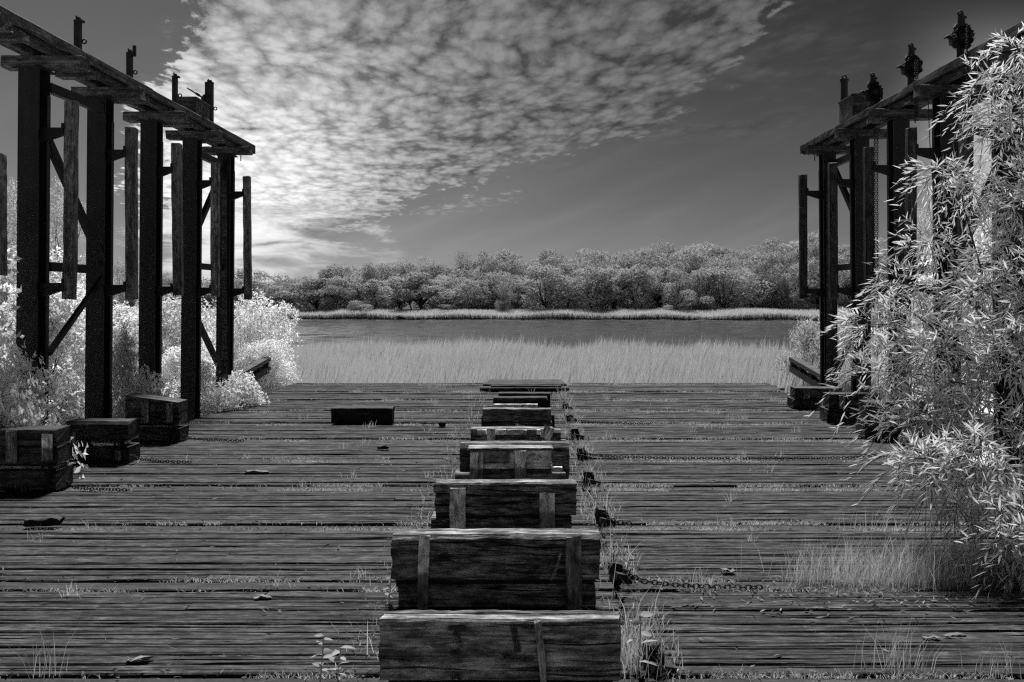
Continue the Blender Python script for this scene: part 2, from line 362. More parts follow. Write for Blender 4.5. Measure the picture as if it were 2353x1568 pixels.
grid('far_bank', [-3000, -900, -300] + [-150 + i * 4 for i in range(76)] + [300, 900, 3000],
     [150] + [165 + i * 1.0 for i in range(40)] + [206 + i * 6 for i in range(20)] + [400, 800, 3500], far_z, M['farland'])
def water_mesh():
    """wind ripples where they can be made out; flat far to the sides"""
    rw = np.random.RandomState(4); xs = np.linspace(-85, 95, 260); ys_ = np.linspace(54, 205, 250); Xg, Yg = np.meshgrid(xs, ys_); Zg = np.zeros_like(Xg)
    for _ in range(26):
        wl_ = rw.uniform(2.2, 7.5); a = rw.normal(math.pi / 2 + .25, .45); ph = rw.uniform(0, 6.28); amp = .009 * wl_ * rw.uniform(.5, 1.2)
        q = (Xg * math.cos(a) + Yg * math.sin(a)) * 2 * math.pi / wl_ + ph + 1.2 * np.sin(Xg * .07 + ph * 3) + .9 * np.sin(Yg * .05 + ph)
        Zg += amp * (np.abs(np.sin(q / 2)) * -2 + 1)
    fade = np.clip(np.minimum(np.minimum(Xg + 85, 95 - Xg) / 6, np.minimum(Yg - 54, 205 - Yg) / 4), 0, 1); Zg = WATER + Zg * fade * .62
    n = len(xs); m_ = len(ys_); V = [tuple(p) for p in np.stack([Xg, Yg, Zg], 2).reshape(-1, 3)]
    Fc = [(j * n + i, j * n + i + 1, (j + 1) * n + i + 1, (j + 1) * n + i) for j in range(m_ - 1) for i in range(n - 1)]
    k = len(V); V += [(-3000, 40, WATER), (3000, 40, WATER), (3000, 54, WATER), (-3000, 54, WATER), (-3000, 205, WATER), (3000, 205, WATER), (3000, 420, WATER), (-3000, 420, WATER), (-85, 54, WATER), (-85, 205, WATER), (95, 54, WATER), (95, 205, WATER)]
    Fc += [(k, k + 1, k + 2, k + 3), (k + 4, k + 5, k + 6, k + 7), (k + 3, k + 8, k + 9, k + 4), (k + 10, k + 2, k + 5, k + 11)]
    return mesh_py('water', V, Fc, M['water'], True)
o = link('water', water_mesh()); tag(o, kind='structure')

# ------------------------------------------------------------------ timbers
def timber_mesh(name, L, D, Hh, mat, seg=10, jit=0.008, bev=0.02, grooves=0, rnd=None, taper=(1, 1), checks=0):
    """beam along local X, centred; worn arrises, slightly wavy faces"""
    rnd = rnd or random
    y, z = D / 2, Hh / 2; b = min(bev, y * 0.6, z * 0.6)
    sec = [(-y + b, -z), (y - b, -z), (y, -z + b), (y, z - b), (y - b, z)]
    gset = set()
    if grooves:
        ps = sorted(rnd.uniform(-y + 2 * b, y - 2 * b) for _ in range(grooves))
        for p in reversed(ps):
            w = rnd.uniform(0.003, 0.010); dd = rnd.uniform(0.010, 0.030)
            sec += [(p + w, z - 0.001), (p, z - dd), (p - w, z - 0.001)]; gset.add(len(sec) - 2)
    sec += [(-y + b, z), (-y, z - b)]; nchk = len(sec)
    for q in sorted((rnd.uniform(-z + 1.6 * b, z - 1.6 * b) for _ in range(checks)), reverse=True):   # drying checks on the near face
        sec += [(-y, q + 0.005), (-y + 0.03, q), (-y, q - 0.005)]
    sec += [(-y, -z + b)]
    n = len(sec); V = []; Fc = []
    ph = [rnd.uniform(0, 6.28) for _ in range(4)]
    for i in range(seg + 1):
        t = i / seg; x = -L / 2 + L * t
        wy = jit * (math.sin(t * 7 + ph[0]) + 0.6 * math.sin(t * 17 + ph[1])); wz = jit * (math.sin(t * 6 + ph[2]) + 0.6 * math.sin(t * 19 + ph[3]))
        k = taper[0] + (taper[1] - taper[0]) * t
        for si, (a, c) in enumerate(sec):
            if nchk <= si < nchk + 3 * checks: c += 0.012 * math.sin(t * 9 + ph[(si - nchk) // 3 % 4]) ; a = a if (si - nchk) % 3 != 1 else -y + 0.03 * max(0.04, math.sin(t * 5 + ph[(si - nchk) // 3 % 4]))
            if len(gset) and si in gset: c = z - (z - c) * max(0.03, 0.5 + 0.75 * math.sin(t * (5 + 3 * (si % 3)) * L / 2 + ph[si % 4] * (1 + si)))
            xx = x + (rnd.uniform(-1, 1) * jit * 2.5 if i in (0, seg) else 0)
            V.append((xx, a + wy * 0.5 + rnd.uniform(-1, 1) * jit * 0.5, (-z + (c + z) * k) + wz * (0.5 if c > 0 else 0.2) + rnd.uniform(-1, 1) * jit * 0.4))
    for i in range(seg):
        for k in range(n):
            Fc.append((i * n + k, i * n + (k + 1) % n, (i + 1) * n + (k + 1) % n, (i + 1) * n + k))
    Fc.append(tuple(range(n - 1, -1, -1))); Fc.append(tuple(seg * n + k for k in range(n)))
    Fc = [tuple(reversed(f)) for f in Fc]
    return mesh_py(name, V, Fc, mat)
def timber(name, L, D, Hh, mat, parent, loc, rot=(0, 0, 0), **kw):
    return link(name, timber_mesh(name, L, D, Hh, mat, **kw), parent, loc, rot)

# ------------------------------------------------------------------ deck of the lift platform
BAY = 1.716; GAP0 = 4.82; DECK_L, DECK_R, FAR = -6.05, 6.0, 22.6
deck = empty('deck'); tag(deck, kind='structure')
rd = random.Random(3)
plank_rows = []; gaps = []
k = -1
while GAP0 + k * BAY < FAR:
    y0 = GAP0 + k * BAY; gaps.append(y0)
    y = y0 + 0.035; w = 0.19
    plank_rows.append((y, w, True)); y += w + 0.055
    end = y0 + BAY - 0.02; cnt = 11; pw = (end - y) / cnt
    for i in range(cnt):
        plank_rows.append((y, pw - rd.choice((0.004, 0.006, 0.008, 0.010, 0.014)), False)); y += pw
    k += 1
near_mb = MB()
for (y, w, sill) in plank_rows:
    if y + w > FAR: continue
    dz = rd.uniform(-0.010, 0.010) + (0.0 if not sill else -0.01)
    xl = DECK_L + rd.uniform(-0.08, 0.05); xm = -0.95 + rd.uniform(-0.06, 0.04); xc = 0.66 + rd.uniform(-0.05, 0.03); xr = DECK_R + rd.uniform(-0.05, 0.1)
    runs = [(xl, xc), (xc + rd.uniform(0.015, 0.05), xr)]
    if not sill and y > 4.4 and rd.random() < 0.34:                     # some courses are pieced together from shorter boards
        j = rd.choice((0, 1)); p, q = runs[j]; c_ = rd.uniform(p + 1.2, q - 1.2); runs[j:j + 1] = [(p, c_), (c_ + rd.uniform(.006, .02), q)]
    for (a, b) in runs:
        if a > 0: b = b + (0.12 if y > 21 else 0)
        cy = y + w / 2
        if cy < 4.45:
            near_mb.box(((a + b) / 2, cy, -0.04 + dz), (b - a, w, 0.075)); continue
        tilt = rd.uniform(-0.0012, 0.0012)
        me = timber_mesh('plank', b - a, w, 0.075, M['sill'] if sill else M['deck'], seg=max(4, int((b - a) * 4)), jit=0.005, bev=0.008,
                         grooves=0 if sill else rd.choice((1, 2, 2, 3)), rnd=rd)
        link('plank', me, deck, ((a + b) / 2, cy, -0.0375 + dz), (rd.uniform(-0.05, 0.05), 0, tilt))
o = near_mb.build('near_planking', M['deck'], deck); tag(o, kind='stuff')
mb = MB()
for g in gaps: mb.box((0, g - 0.0, -0.30), (12.0, 0.14, 0.36))
for x in (-5.6, -3, -0.2, 3, 5.5): mb.box((x, 12.6, -0.34), (0.3, 20.5, 0.3))
mb.build('bearer', M['black'], deck)
# soil and litter caught under the boards
link('deck_underlay', mesh_py('deck_underlay', [(-5.9, 2.9, -0.115), (5.9, 2.9, -0.115), (5.9, 22.5, -0.115), (-5.9, 22.5, -0.115)], [(0, 1, 2, 3)], M['black']), deck)

# ------------------------------------------------------------------ keel blocks along the middle
def kb(name, label, Y):
    t = empty(name, (0, Y, 0)); tag(t, label, 'keel block', 'keel blocks in a row along the middle of the deck'); return t
def wt(root, x0, x1, y0, y1, Yf, D, mat, name='timber', **kw):
    """timber whose front face spans the given photo pixels at distance Yf"""
    Y0 = root.location.y
    X0, X1 = gx(x0, Yf), gx(x1, Yf); Z1, Z0 = gz(y0, Yf), gz(y1, Yf); Z0 = max(Z0, 0.012)
    kw.setdefault('seg', 12); kw.setdefault('checks', 4 if name == 'timber' and Z1 - Z0 > 0.12 else 0); kw.setdefault('jit', 0.0035); kw.setdefault('bev', 0.012)
    return timber(name, X1 - X0, D, Z1 - Z0, mat, root, ((X0 + X1) / 2, Yf + D / 2 - Y0, (Z0 + Z1) / 2), **kw)
def sl(root, x0, x1, y0, y1, Yf, mat, tilt=0.0, D=0.02, name='slat', flip=False):
    Y0 = root.location.y
    X0, X1 = gx(x0, Yf), gx(x1, Yf); Z1, Z0 = gz(y0, Yf), gz(y1, Yf)
    if Z1 - Z0 > 0.05: Z0 = max(Z0, 0.02)
    # a board standing on end: grain vertical, local X up
    return timber(name, Z1 - Z0, D, X1 - X0, mat, root, ((X0 + X1) / 2, Yf - D / 2 - 0.004 - Y0, (Z0 + Z1) / 2), (0, R(-90) + tilt, 0), seg=5, jit=0.003, bev=0.004)
B0 = 4.4
def BY(i): return B0 + BAY * i
# first, cut by the lower frame edge
b = kb('keel_block', 'nearest keel block, wide grey timber with dark marks at the bottom edge', BY(0))
wt(b, 873, 1425, 1424, 1566, BY(0), 0.085, M['block_grey'], jit=0.005)
wt(b, 880, 1422, 1412, 1568, BY(0) + 0.088, 0.075, M['pale_top'], jit=0.006, seg=30, bev=0.02)
wt(b, 890, 1410, 1574, 1700, BY(0) + 0.02, 0.26, M['block'])
sl(b, 1236, 1252, 1426, 1590, BY(0), M['slat_dark'], tilt=-0.10, D=0.025)
mk, t_, out_ = new_mat('patchy_black')  # patchy near-black, partly see-through, for the dark marks
tc_ = t_.add('ShaderNodeTexCoord').outputs['Object']; nn = t_.noise(tc_, 14.0, 6, 0.7)
bs_ = t_.add('ShaderNodeBsdfPrincipled'); bs_.inputs['Base Color'].default_value = (0.012, 0.012, 0.012, 1); bs_.inputs['Roughness'].default_value = 0.9
tb_ = t_.add('ShaderNodeBsdfTransparent'); mx_ = t_.add('ShaderNodeMixShader'); t_.link(t_.smooth(nn, 0.36, 0.60, 0.25, 0.95), mx_.inputs[0])
t_.link(tb_.outputs[0], mx_.inputs[1]); t_.link(bs_.outputs[0], mx_.inputs[2]); t_.link(mx_.outputs[0], out_.inputs[0])
def stroke(root, pts, w, Yf, mat, name='dark_mark'):
    """a patchy mark: a strip 8 mm proud of the timber, points in photo pixels"""
    P = [Vector((gx(x, Yf), Yf - 0.0115 - root.location.y, gz(y, Yf))) for x, y in pts]; V = []; Fc = []
    ww = w * Yf / F / 2
    for i, p in enumerate(P):
        d = (P[min(i + 1, len(P) - 1)] - P[max(i - 1, 0)]).normalized(); n = Vector((-d.z, 0, d.x))
        V += [p + n * ww, p - n * ww]
    for i in range(len(P) - 1): Fc.append((2 * i, 2 * i + 1, 2 * i + 3, 2 * i + 2))
    return link(name, mesh_py(name, V, Fc, mat), root)
stroke(b, [(1029, 1442), (1050, 1444), (1070, 1443)], 14, BY(0), mk)
stroke(b, [(1046, 1450), (1053, 1466), (1058, 1482), (1056, 1494), (1046, 1499), (1036, 1498)], 13, BY(0), mk)
stroke(b, [(1180, 1440), (1184, 1460), (1188, 1480), (1190, 1497)], 15, BY(0), mk)
stroke(b, [(1158, 1506), (1180, 1513), (1205, 1514), (1228, 1511)], 12, BY(0), mk)
stroke(b, [(1200, 1437), (1215, 1441), (1229, 1443)], 10, BY(0), mk)
stroke(b, [(1036, 1557), (1050, 1551), (1062, 1560)], 12, BY(0), mk)
# second
b = kb('keel_block', 'widest keel block, second from the camera, rounded upper timber with a pale diagonal streak', BY(1))
wt(b, 901, 1379, 1230, 1335, BY(1), 0.20, M['block'], bev=0.028, seg=18, jit=0.005)
wt(b, 918, 1367, 1344, 1425, BY(1) + 0.035, 0.27, M['block_grey'], seg=16)
wt(b, 912, 1366, 1330, 1350, BY(1) + 0.06, 0.12, M['black'], 'seam_shade', bev=0.006)  # black strip added to darken the seam and stop light leaking through
sl(b, 961, 986, 1231, 1406, BY(1), M['slat_dark_end'], tilt=0.035)
sl(b, 1300, 1336, 1233, 1406, BY(1), M['slat_dark'])
pm, t_, out_ = new_mat('pale_streak')  # patchy pale grey, partly see-through, for the diagonal streak
tc_ = t_.add('ShaderNodeTexCoord').outputs['Object']; nn = t_.noise(tc_, 22.0, 5, 0.7)
bs_ = t_.add('ShaderNodeBsdfDiffuse'); bs_.inputs[0].default_value = (0.42, 0.42, 0.42, 1)
tb_ = t_.add('ShaderNodeBsdfTransparent'); mx_ = t_.add('ShaderNodeMixShader'); t_.link(t_.smooth(nn, 0.36, 0.62, 0.15, 0.85), mx_.inputs[0])
t_.link(tb_.outputs[0], mx_.inputs[1]); t_.link(bs_.outputs[0], mx_.inputs[2]); t_.link(mx_.outputs[0], out_.inputs[0])
stroke(b, [(1288, 1268), (1283, 1292), (1275, 1314), (1266, 1334)], 6, BY(1) - 0.004, pm, 'streak_mark')
# third
b = kb('keel_block', 'third keel block from the camera with two pale upright slats of unequal height', BY(2))
wt(b, 999, 1324, 1110, 1185, BY(2), 0.17, M['block'], bev=0.014, seg=16, jit=0.005)
wt(b, 990, 1313, 1191, 1230, BY(2) + 0.03, 0.28, M['block'], seg=14)
wt(b, 1003, 1310, 1181, 1195, BY(2) + 0.055, 0.10, M['black'], 'seam_shade', bev=0.006)  # added black strip, stands in for the shade between the two timbers
sl(b, 1034, 1070, 1120, 1214, BY(2), M['slat']); sl(b, 1240, 1275, 1132, 1214, BY(2), M['slat_dark_end'])
# fourth
b = kb('keel_block', 'fourth keel block, faced with pale boards and two wide slats', BY(3))
wt(b, 1057, 1308, 1020, 1104, BY(3) + 0.22, 0.24, M['block'], bev=0.05)
wt(b, 1080, 1266, 1036, 1064, BY(3), 0.10, M['slat_dark_end'], 'board', bev=0.006, seg=6); wt(b, 1110, 1268, 1065, 1078, BY(3) + 0.006, 0.10, M['slat'], 'board', bev=0.006, seg=6)
wt(b, 1105, 1266, 1079, 1089, BY(3) - 0.004, 0.10, M['pale_top'], 'board', bev=0.008, seg=9)
wt(b, 1046, 1300, 1088, 1112, BY(3) + 0.01, 0.2, M['block']); wt(b, 1076, 1270, 1030, 1035, BY(3) - 0.005, 0.21, M['block_grey'], 'board', bev=0.006, jit=0.004)
sl(b, 1080, 1110, 1038, 1110, BY(3), M['slat_dark_end'], tilt=0.02); sl(b, 1182, 1210, 1036, 1110, BY(3), M['slat_dark_end'])
wt(b, 1268, 1291, 1074, 1083, BY(3) - 0.01, 0.05, M['slat'], 'board', bev=0.006, seg=4)
# fifth
b = kb('keel_block', 'fifth keel block, patched with small pale boards and a slanting end slat', BY(4))
wt(b, 1081, 1270, 986, 1040, BY(4), 0.22, M['block']); wt(b, 1240, 1288, 988, 1036, BY(4) + 0.23, 0.2, M['block'], bev=0.04, seg=5)
wt(b, 1085, 1300, 1012, 1040, BY(4) + 0.45, 0.16, M['block'], bev=0.04)
for (a, c) in ((1097, 1118), (1139, 1163), (1165, 1210), (1233, 1242)): wt(b, a, c, 988, 1000, BY(4) - 0.03, 0.026, M['slat'], 'board', bev=0.004, seg=3)
wt(b, 1211, 1232, 988, 1000, BY(4) - 0.03, 0.026, M['slat_dark'], 'board', bev=0.004, seg=3)
sl(b, 1119, 1138, 987, 1040, BY(4) - 0.03, M['slat']); sl(b, 1103, 1118, 1012, 1027, BY(4), M['slat'])
sl(b, 1246, 1270, 980, 1008, BY(4) - 0.03, M['slat'], tilt=0.45); sl(b, 1244, 1266, 1010, 1032, BY(4) - 0.01, M['slat_dark_end'])
# sixth
b = kb('keel_block', 'sixth keel block, one plain flat grey board face, in front of the low dark ones', BY(5))
wt(b, 1110, 1266, 940, 969, BY(5), 0.16, M['block_grey'], bev=0.012, jit=0.004); wt(b, 1112, 1268, 971, 1000, BY(5) + 0.01, 0.18, M['block']); wt(b, 1107, 1274, 954, 1002, BY(5) + 0.2, 0.15, M['black'])
sl(b, 1182, 1206, 976, 998, BY(5) - 0.02, M['slat'], tilt=0.2)
# far ones
b = kb('keel_block', 'low dark keel block with a pale loose batten along its near side', BY(6))
wt(b, 1134, 1257, 914, 960, BY(6), 0.24, M['black']); wt(b, 1134, 1236, 929, 937, BY(6) - 0.10, 0.09, M['slat'], 'batten', bev=0.01)
b = kb('keel_block', 'farthest dark keel block just before the end sill of the deck', BY(7) - 0.6)
wt(b, 1145, 1264, 904, 950, BY(7) - 0.6, 0.24, M['black'])
# end sill
s = empty('end_sill', (0, 20.5, 0)); tag(s, 'low built-up timber sill across the far end of the block row', 'sill')
wt(s, 1102, 1308, 891, 899, 20.4, 0.34, M['black'], bev=0.02); wt(s, 1128, 1290, 886, 891, 20.5, 0.2, M['black'])
for i in range(5): timber('plank', 2.02 - 0.05 * i, 0.2, 0.07, M['deck'], s, (-0.13, 0.75 + i * 0.24, 0.075), seg=8, jit=0.006, bev=0.01)

# ------------------------------------------------------------------ chains
def link_mesh():
    mb = MB(); mb.torus((0, 0, 0), 0.034, 0.010, 'z', 12, 5, 1.5); return mb.mesh('chain_link', M['rust'], True)
LINK = link_mesh()
def chain(label, pts, group='chains lying across the deck', single=True, sc=0.5, mat=None, name='chain'):
    """links threaded along a path; each link a part"""
    P = [Vector(p) for p in pts]; root = empty(name, P[0]); tag(root, label, 'chain', group)
    step = 0.078 * sc; cum = [0]
    for i in range(1, len(P)): cum.append(cum[-1] + (P[i] - P[i - 1]).length)
    n = int(cum[-1] / step); items = []
    for k in range(n):
        s = (k + 0.5) * step; i = max(j for j in range(len(P) - 1) if cum[j] <= s); f = (s - cum[i]) / max(1e-6, cum[i + 1] - cum[i])
        p = P[i].lerp(P[i + 1], f); d = (P[i + 1] - P[i]).normalized()
        q = d.to_track_quat('X', 'Z').to_matrix() @ Euler((R(90 if k % 2 else 0) + random.uniform(-.4, .4), 0, 0)).to_matrix()
        items.append((p - P[0], q))
    if single:
        for p, q in items:
            o = link('link', LINK, root, p, q.to_euler(), (sc, sc, sc))
    else:
        mb = MB()
        for p, q in items:
            mb.raw([q @ (v.co * sc) + p for v in LINK.vertices], [tuple(f.vertices) for f in LINK.polygons])
        o = mb.build('links', M['rust'], root, smooth=True); tag(o, kind='stuff')
    return root

# ------------------------------------------------------------------ stub posts right of the blocks
stub_px = [(1500, 1541, 40, 55), (1417, 1331, 32, 33), (1381, 1203, 26, 33), (1352, 1112, 22, 27), (1336, 1055, 18, 24), (1321, 1006, 17, 18), (1309, 968, 15, 15), (1299, 940, 13, 13)]
stub_lab = ['nearest dark stub post right of the marked keel block', 'dark stub post with a slack chain running right, beside the widest keel block', 'stub post in tall weeds right of the block with two pale slats',
            'fourth dark stub post from the camera, right of the block row', 'dark stub post where the long straight chain begins', 'sixth stub post from the camera, right of the patched keel block',
            'small dark stub post right of the flat-faced keel block', 'farthest small stub post right of the block row']
for (x, y, w, h), lb in zip(stub_px, stub_lab):
    Y = gy(y); X = gx(x, Y); ww = w * Y / F * 0.95; hh = h * Y / F * 1.0
    t = empty('stub_post', (X, Y, 0)); tag(t, lb, 'post', 'stub posts in a line right of the keel blocks')
    timber('post', hh, ww, ww, M['black'], t, (0, ww / 2, hh / 2), (0, R(-90), random.uniform(-.15, .15)), seg=4, jit=0.008, bev=0.02)
    mb = MB(); mb.torus((ww * 0.55, -0.01, hh * 0.6), ww * 0.28, 0.012, 'x'); mb.box((0, -0.006, hh * 0.55), (ww * 0.5, 0.012, 0.04)); mb.box((ww * 0.4, -0.0, 0.03), (ww * 1.5, 0.16, 0.05), Euler((0, 0.25, 0.3)).to_matrix())
    mb.build('iron_ring', M['rust'], t, smooth=False)
def ground_path(pxs, z=0.03): 
    out = []
    for (x, y, zz) in pxs:
        Y = gy(y, zz); out.append((gx(x, Y), Y, zz))
    return out
chain('slack chain drooping from the second stub post onto the near deck', ground_path([(1432, 1308, 0.16), (1452, 1325, 0.09), (1480, 1336, 0.05), (1520, 1341, 0.04), (1560, 1345, 0.03), (1640, 1349, 0.02), (1760, 1350, 0.02)]))
chain('long chain lying straight across the right deck from the fifth stub', ground_path([(1342, 1040, 0.10), (1365, 1047, 0.03), (1420, 1050, 0.03), (1560, 1053, 0.02), (1760, 1054, 0.02), (1940, 1052, 0.02), (2030, 1047, 0.06), (2085, 1036, 0.2)]), single=True)
chain('short chain coiled from the seventh stub onto the deck', ground_path([(1312, 958, 0.07), (1328, 966, 0.03), (1360, 970, 0.02), (1430, 973, 0.02), (1500, 974, 0.02)]))
chain('chain dangling down beside the third stub among weeds', ground_path([(1388, 1180, 0.13), (1400, 1192, 0.07), (1418, 1200, 0.03), (1450, 1203, 0.02)]))
chain('chain heaped at the foot of the nearest stub post', ground_path([(1512, 1505, 0.12), (1520, 1525, 0.06), (1535, 1540, 0.03), (1555, 1545, 0.02)]))
chain('chain trailing right from the nearest left bilge block', ground_path([(150, 1105, 0.12), (168, 1120, 0.03), (210, 1124, 0.02), (300, 1126, 0.02)]))
chain('chain trailing right from the middle left bilge block', ground_path([(300, 1046, 0.12), (325, 1056, 0.03), (370, 1060, 0.02), (440, 1062, 0.02)]))
chain('chain trailing right from the slant-topped left bilge block', ground_path([(420, 1000, 0.1), (440, 1008, 0.03), (480, 1011, 0.02), (560, 1013, 0.02)]))

# ------------------------------------------------------------------ bilge blocks (outer supports)
def bilge(label, Y): 
    t = empty('bilge_block', (0, Y, 0)); tag(t, label, 'bilge block', 'bilge blocks along both edges of the deck'); return t
Y = gy(1130); b = bilge('nearest left bilge block, tall, with one pale upright slat', Y)
wt(b, -150, 127, 988, 1026, Y, 0.34, M['bilge']); wt(b, -155, 130, 1027, 1068, Y + 0.01, 0.34, M['bilge'])
wt(b, -140, 128, 1082, 1128, Y - 0.02, 0.36, M['bilge']); wt(b, -60, 125, 1071, 1079, Y + 0.05, 0.3, M['slat_dark'], 'board', bev=0.006)
sl(b, 15, 41, 992, 1062, Y, M['slat_dark']); sl(b, 98, 122, 997, 1057, Y, M['slat_dark_end']); sl(b, 104, 118, 1084, 1126, Y - 0.03, M['black'])
mb = MB(); mb.torus((gx(112, Y), -0.06, gz(1074, Y)), 0.04, 0.014, 'y'); mb.torus((gx(124, Y), -0.06, gz(1078, Y)), 0.035, 0.012, 'x'); mb.build('iron_ring', M['rust'], b, smooth=True)
Y = gy(1064); b = bilge('middle left bilge block, low single timber on a boarded base', Y)
wt(b, 150, 293, 969, 1014, Y, 0.34, M['bilge'], bev=0.04); wt(b, 155, 296, 1027, 1062, Y - 0.02, 0.34, M['bilge']); wt(b, 214, 276, 1019, 1025, Y + 0.02, 0.3, M['slat'], 'board', bev=0.005)
wt(b, 175, 200, 1015, 1031, Y - 0.03, 0.1, M['bilge'], 'wedge'); sl(b, 165, 175, 992, 1040, Y, M['slat_dark']); sl(b, 266, 279, 1036, 1058, Y - 0.03, M['slat_dark'])
mb = MB(); mb.torus((gx(275, Y), -0.06, gz(1018, Y)), 0.04, 0.014, 'y'); mb.torus((gx(286, Y), -0.06, gz(1018, Y)), 0.03, 0.012, 'x'); mb.build('iron_ring', M['rust'], b, smooth=True)
Y = gy(1016); b = bilge('left bilge block with a slanting top, farthest of the left three', Y)
X0, X1 = gx(288, Y), gx(410, Y); Zb = gz(948, Y)
V = []
for yq in (0, 0.36):
    V += [(X0, yq, Zb), (X1, yq, Zb), (X1, yq, gz(925, Y)), (X0, yq, gz(909, Y))]
X0l = V[0][0]
o = link('timber', mesh_py('timber', V, [(0, 1, 2, 3), (7, 6, 5, 4), (1, 5, 6, 2), (4, 0, 3, 7), (3, 2, 6, 7), (4, 5, 1, 0)], M['bilge']), b)
wt(b, 291, 411, 949, 974, Y + 0.012, 0.34, M['bilge']); wt(b, 297, 412, 985, 1014, Y - 0.02, 0.36, M['bilge']); wt(b, 300, 395, 978, 983, Y + 0.03, 0.3, M['slat_dark'], 'board', bev=0.005)
sl(b, 325, 343, 922, 972, Y, M['slat_dark']); sl(b, 383, 398, 928, 972, Y, M['slat_dark']); sl(b, 388, 410, 984, 1012, Y - 0.03, M['black'])
mb = MB(); mb.torus((gx(396, Y), -0.06, gz(978, Y)), 0.04, 0.014, 'y'); mb.build('iron_ring', M['rust'], b, smooth=True)
for (ybase, x0, ytop, lb) in ((940, 1823, 892, 'farthest right bilge block, black, at the right deck edge'), (972, 1901, 906, 'second farthest right bilge block under the hanging leaves'),
                              (1010, 1988, 925, 'black right bilge block half hidden by the willow'), (1050, 2090, 965, 'right bilge block behind the willow where the long chain ends')):
    Y = gy(ybase); b = bilge(lb, Y); w = 1.0 * F / Y; ym = ytop + (ybase - ytop) * 0.5
    wt(b, x0, x0 + w, ym + 2, ybase - 2, Y, 0.4, M['bilge']); wt(b, x0 + 4, x0 + w - 3, ytop, ym - 1, Y + 0.02, 0.34, M['bilge'])
    sl(b, x0 + w * 0.2, x0 + w * 0.2 + 14, ytop + 3, ym, Y, M['slat_dark']); sl(b, x0 + w * 0.7, x0 + w * 0.7 + 14, ytop + 3, ym, Y, M['slat_dark'])
Y = gy(975); t = empty('loose_timber', (0, Y, 0)); tag(t, 'short black loose timber lying alone on the left deck', 'timber')
wt(t, 761, 901, 938, 974, Y, 0.26, M['black'], bev=0.012)
# timber rails at the far corners of the deck
for (sgn, lb) in ((-1, 'slanting pair of dark rails with cleats at the far left deck corner'), (1, 'slanting dark rails at the far right deck corner')):
    A = Vector((sgn * 6.75, 19.6, 0.0)); B_ = Vector((sgn * 7.0, 23.2, 0.22)); root = empty('corner_rail', A); tag(root, lb, 'rail')
    mb = MB(); mb.bar((0, 0, 0.10), B_ - A + Vector((0, 0, 0.10)), 0.18, 0.16); mb.build('lower_beam', M['black'], root)
    mb = MB(); mb.bar((0, 0, 0.36), B_ - A + Vector((0, 0, 0.36)), 0.2, 0.1); mb.build('upper_beam', M['bilge'], root)
    for f in (0.1, 0.4, 0.7, 0.96):
        p = (B_ - A) * f; mb = MB(); mb.box(p + Vector((0, 0, 0.24)), (0.15, 0.18, 0.14)); mb.build('cleat', M['black'], root)

# ------------------------------------------------------------------ gantries
def h_column(parent, X, Y, sgn):
    """H section, flanges towards the camera and away; sgn=-1 left, +1 right. X is the slip-side edge"""
    c = empty('column', (X, Y, 0), parent=parent)
    zt, zb = 5.20, -1.2; w, dp = 0.27, 0.25; cx = sgn * w / 2
    for k, yy_ in enumerate((0, dp)):
        mb = MB(); mb.box((cx, yy_, (zt + zb) / 2), (w, 0.028, zt - zb)); mb.build('flange', M['steel'], c)
    mb = MB(); mb.box((cx, dp / 2, (zt + zb) / 2), (0.03, dp - 0.028, zt - zb)); mb.build('web', M['steel'], c)
    mb = MB(); mb.box((0.0 - sgn * 0.007, dp - 0.03, (4.9 + zb) / 2), (0.012, 0.07, 4.9 - zb)); mb.build('lit_edge_strip', M['edge'], c)  # added paler strip: the lit slip-side edge of the flange, put in as colour
    mb = MB(); mb.box((cx, dp / 2, zt + 0.013), (w + 0.1, dp + 0.1, 0.024)); mb.build('cap_plate', M['steel'], c)
    c.rotation_euler = (0, sgn * -0.008, 0)
    return c
def bracket(parent, X, Y, z, L, sgn):
    mb = MB(); s = -sgn
    x0, x1 = X, X + s * L
    V = []
    for yq in (Y - 0.035, Y + 0.035):
        V += [(x0, yq, z), (x1, yq, z), (x1, yq, z - 0.09), (x0, yq, z - 0.20)]
    mb.raw(V, [(0, 1, 2, 3), (7, 6, 5, 4), (0, 4, 5, 1), (1, 5, 6, 2), (2, 6, 7, 3), (3, 7, 4, 0)])
    mb.box((x1, Y, z - 0.03), (0.03, 0.16, 0.16))
    return mb.build('bracket', M['steel'], parent)
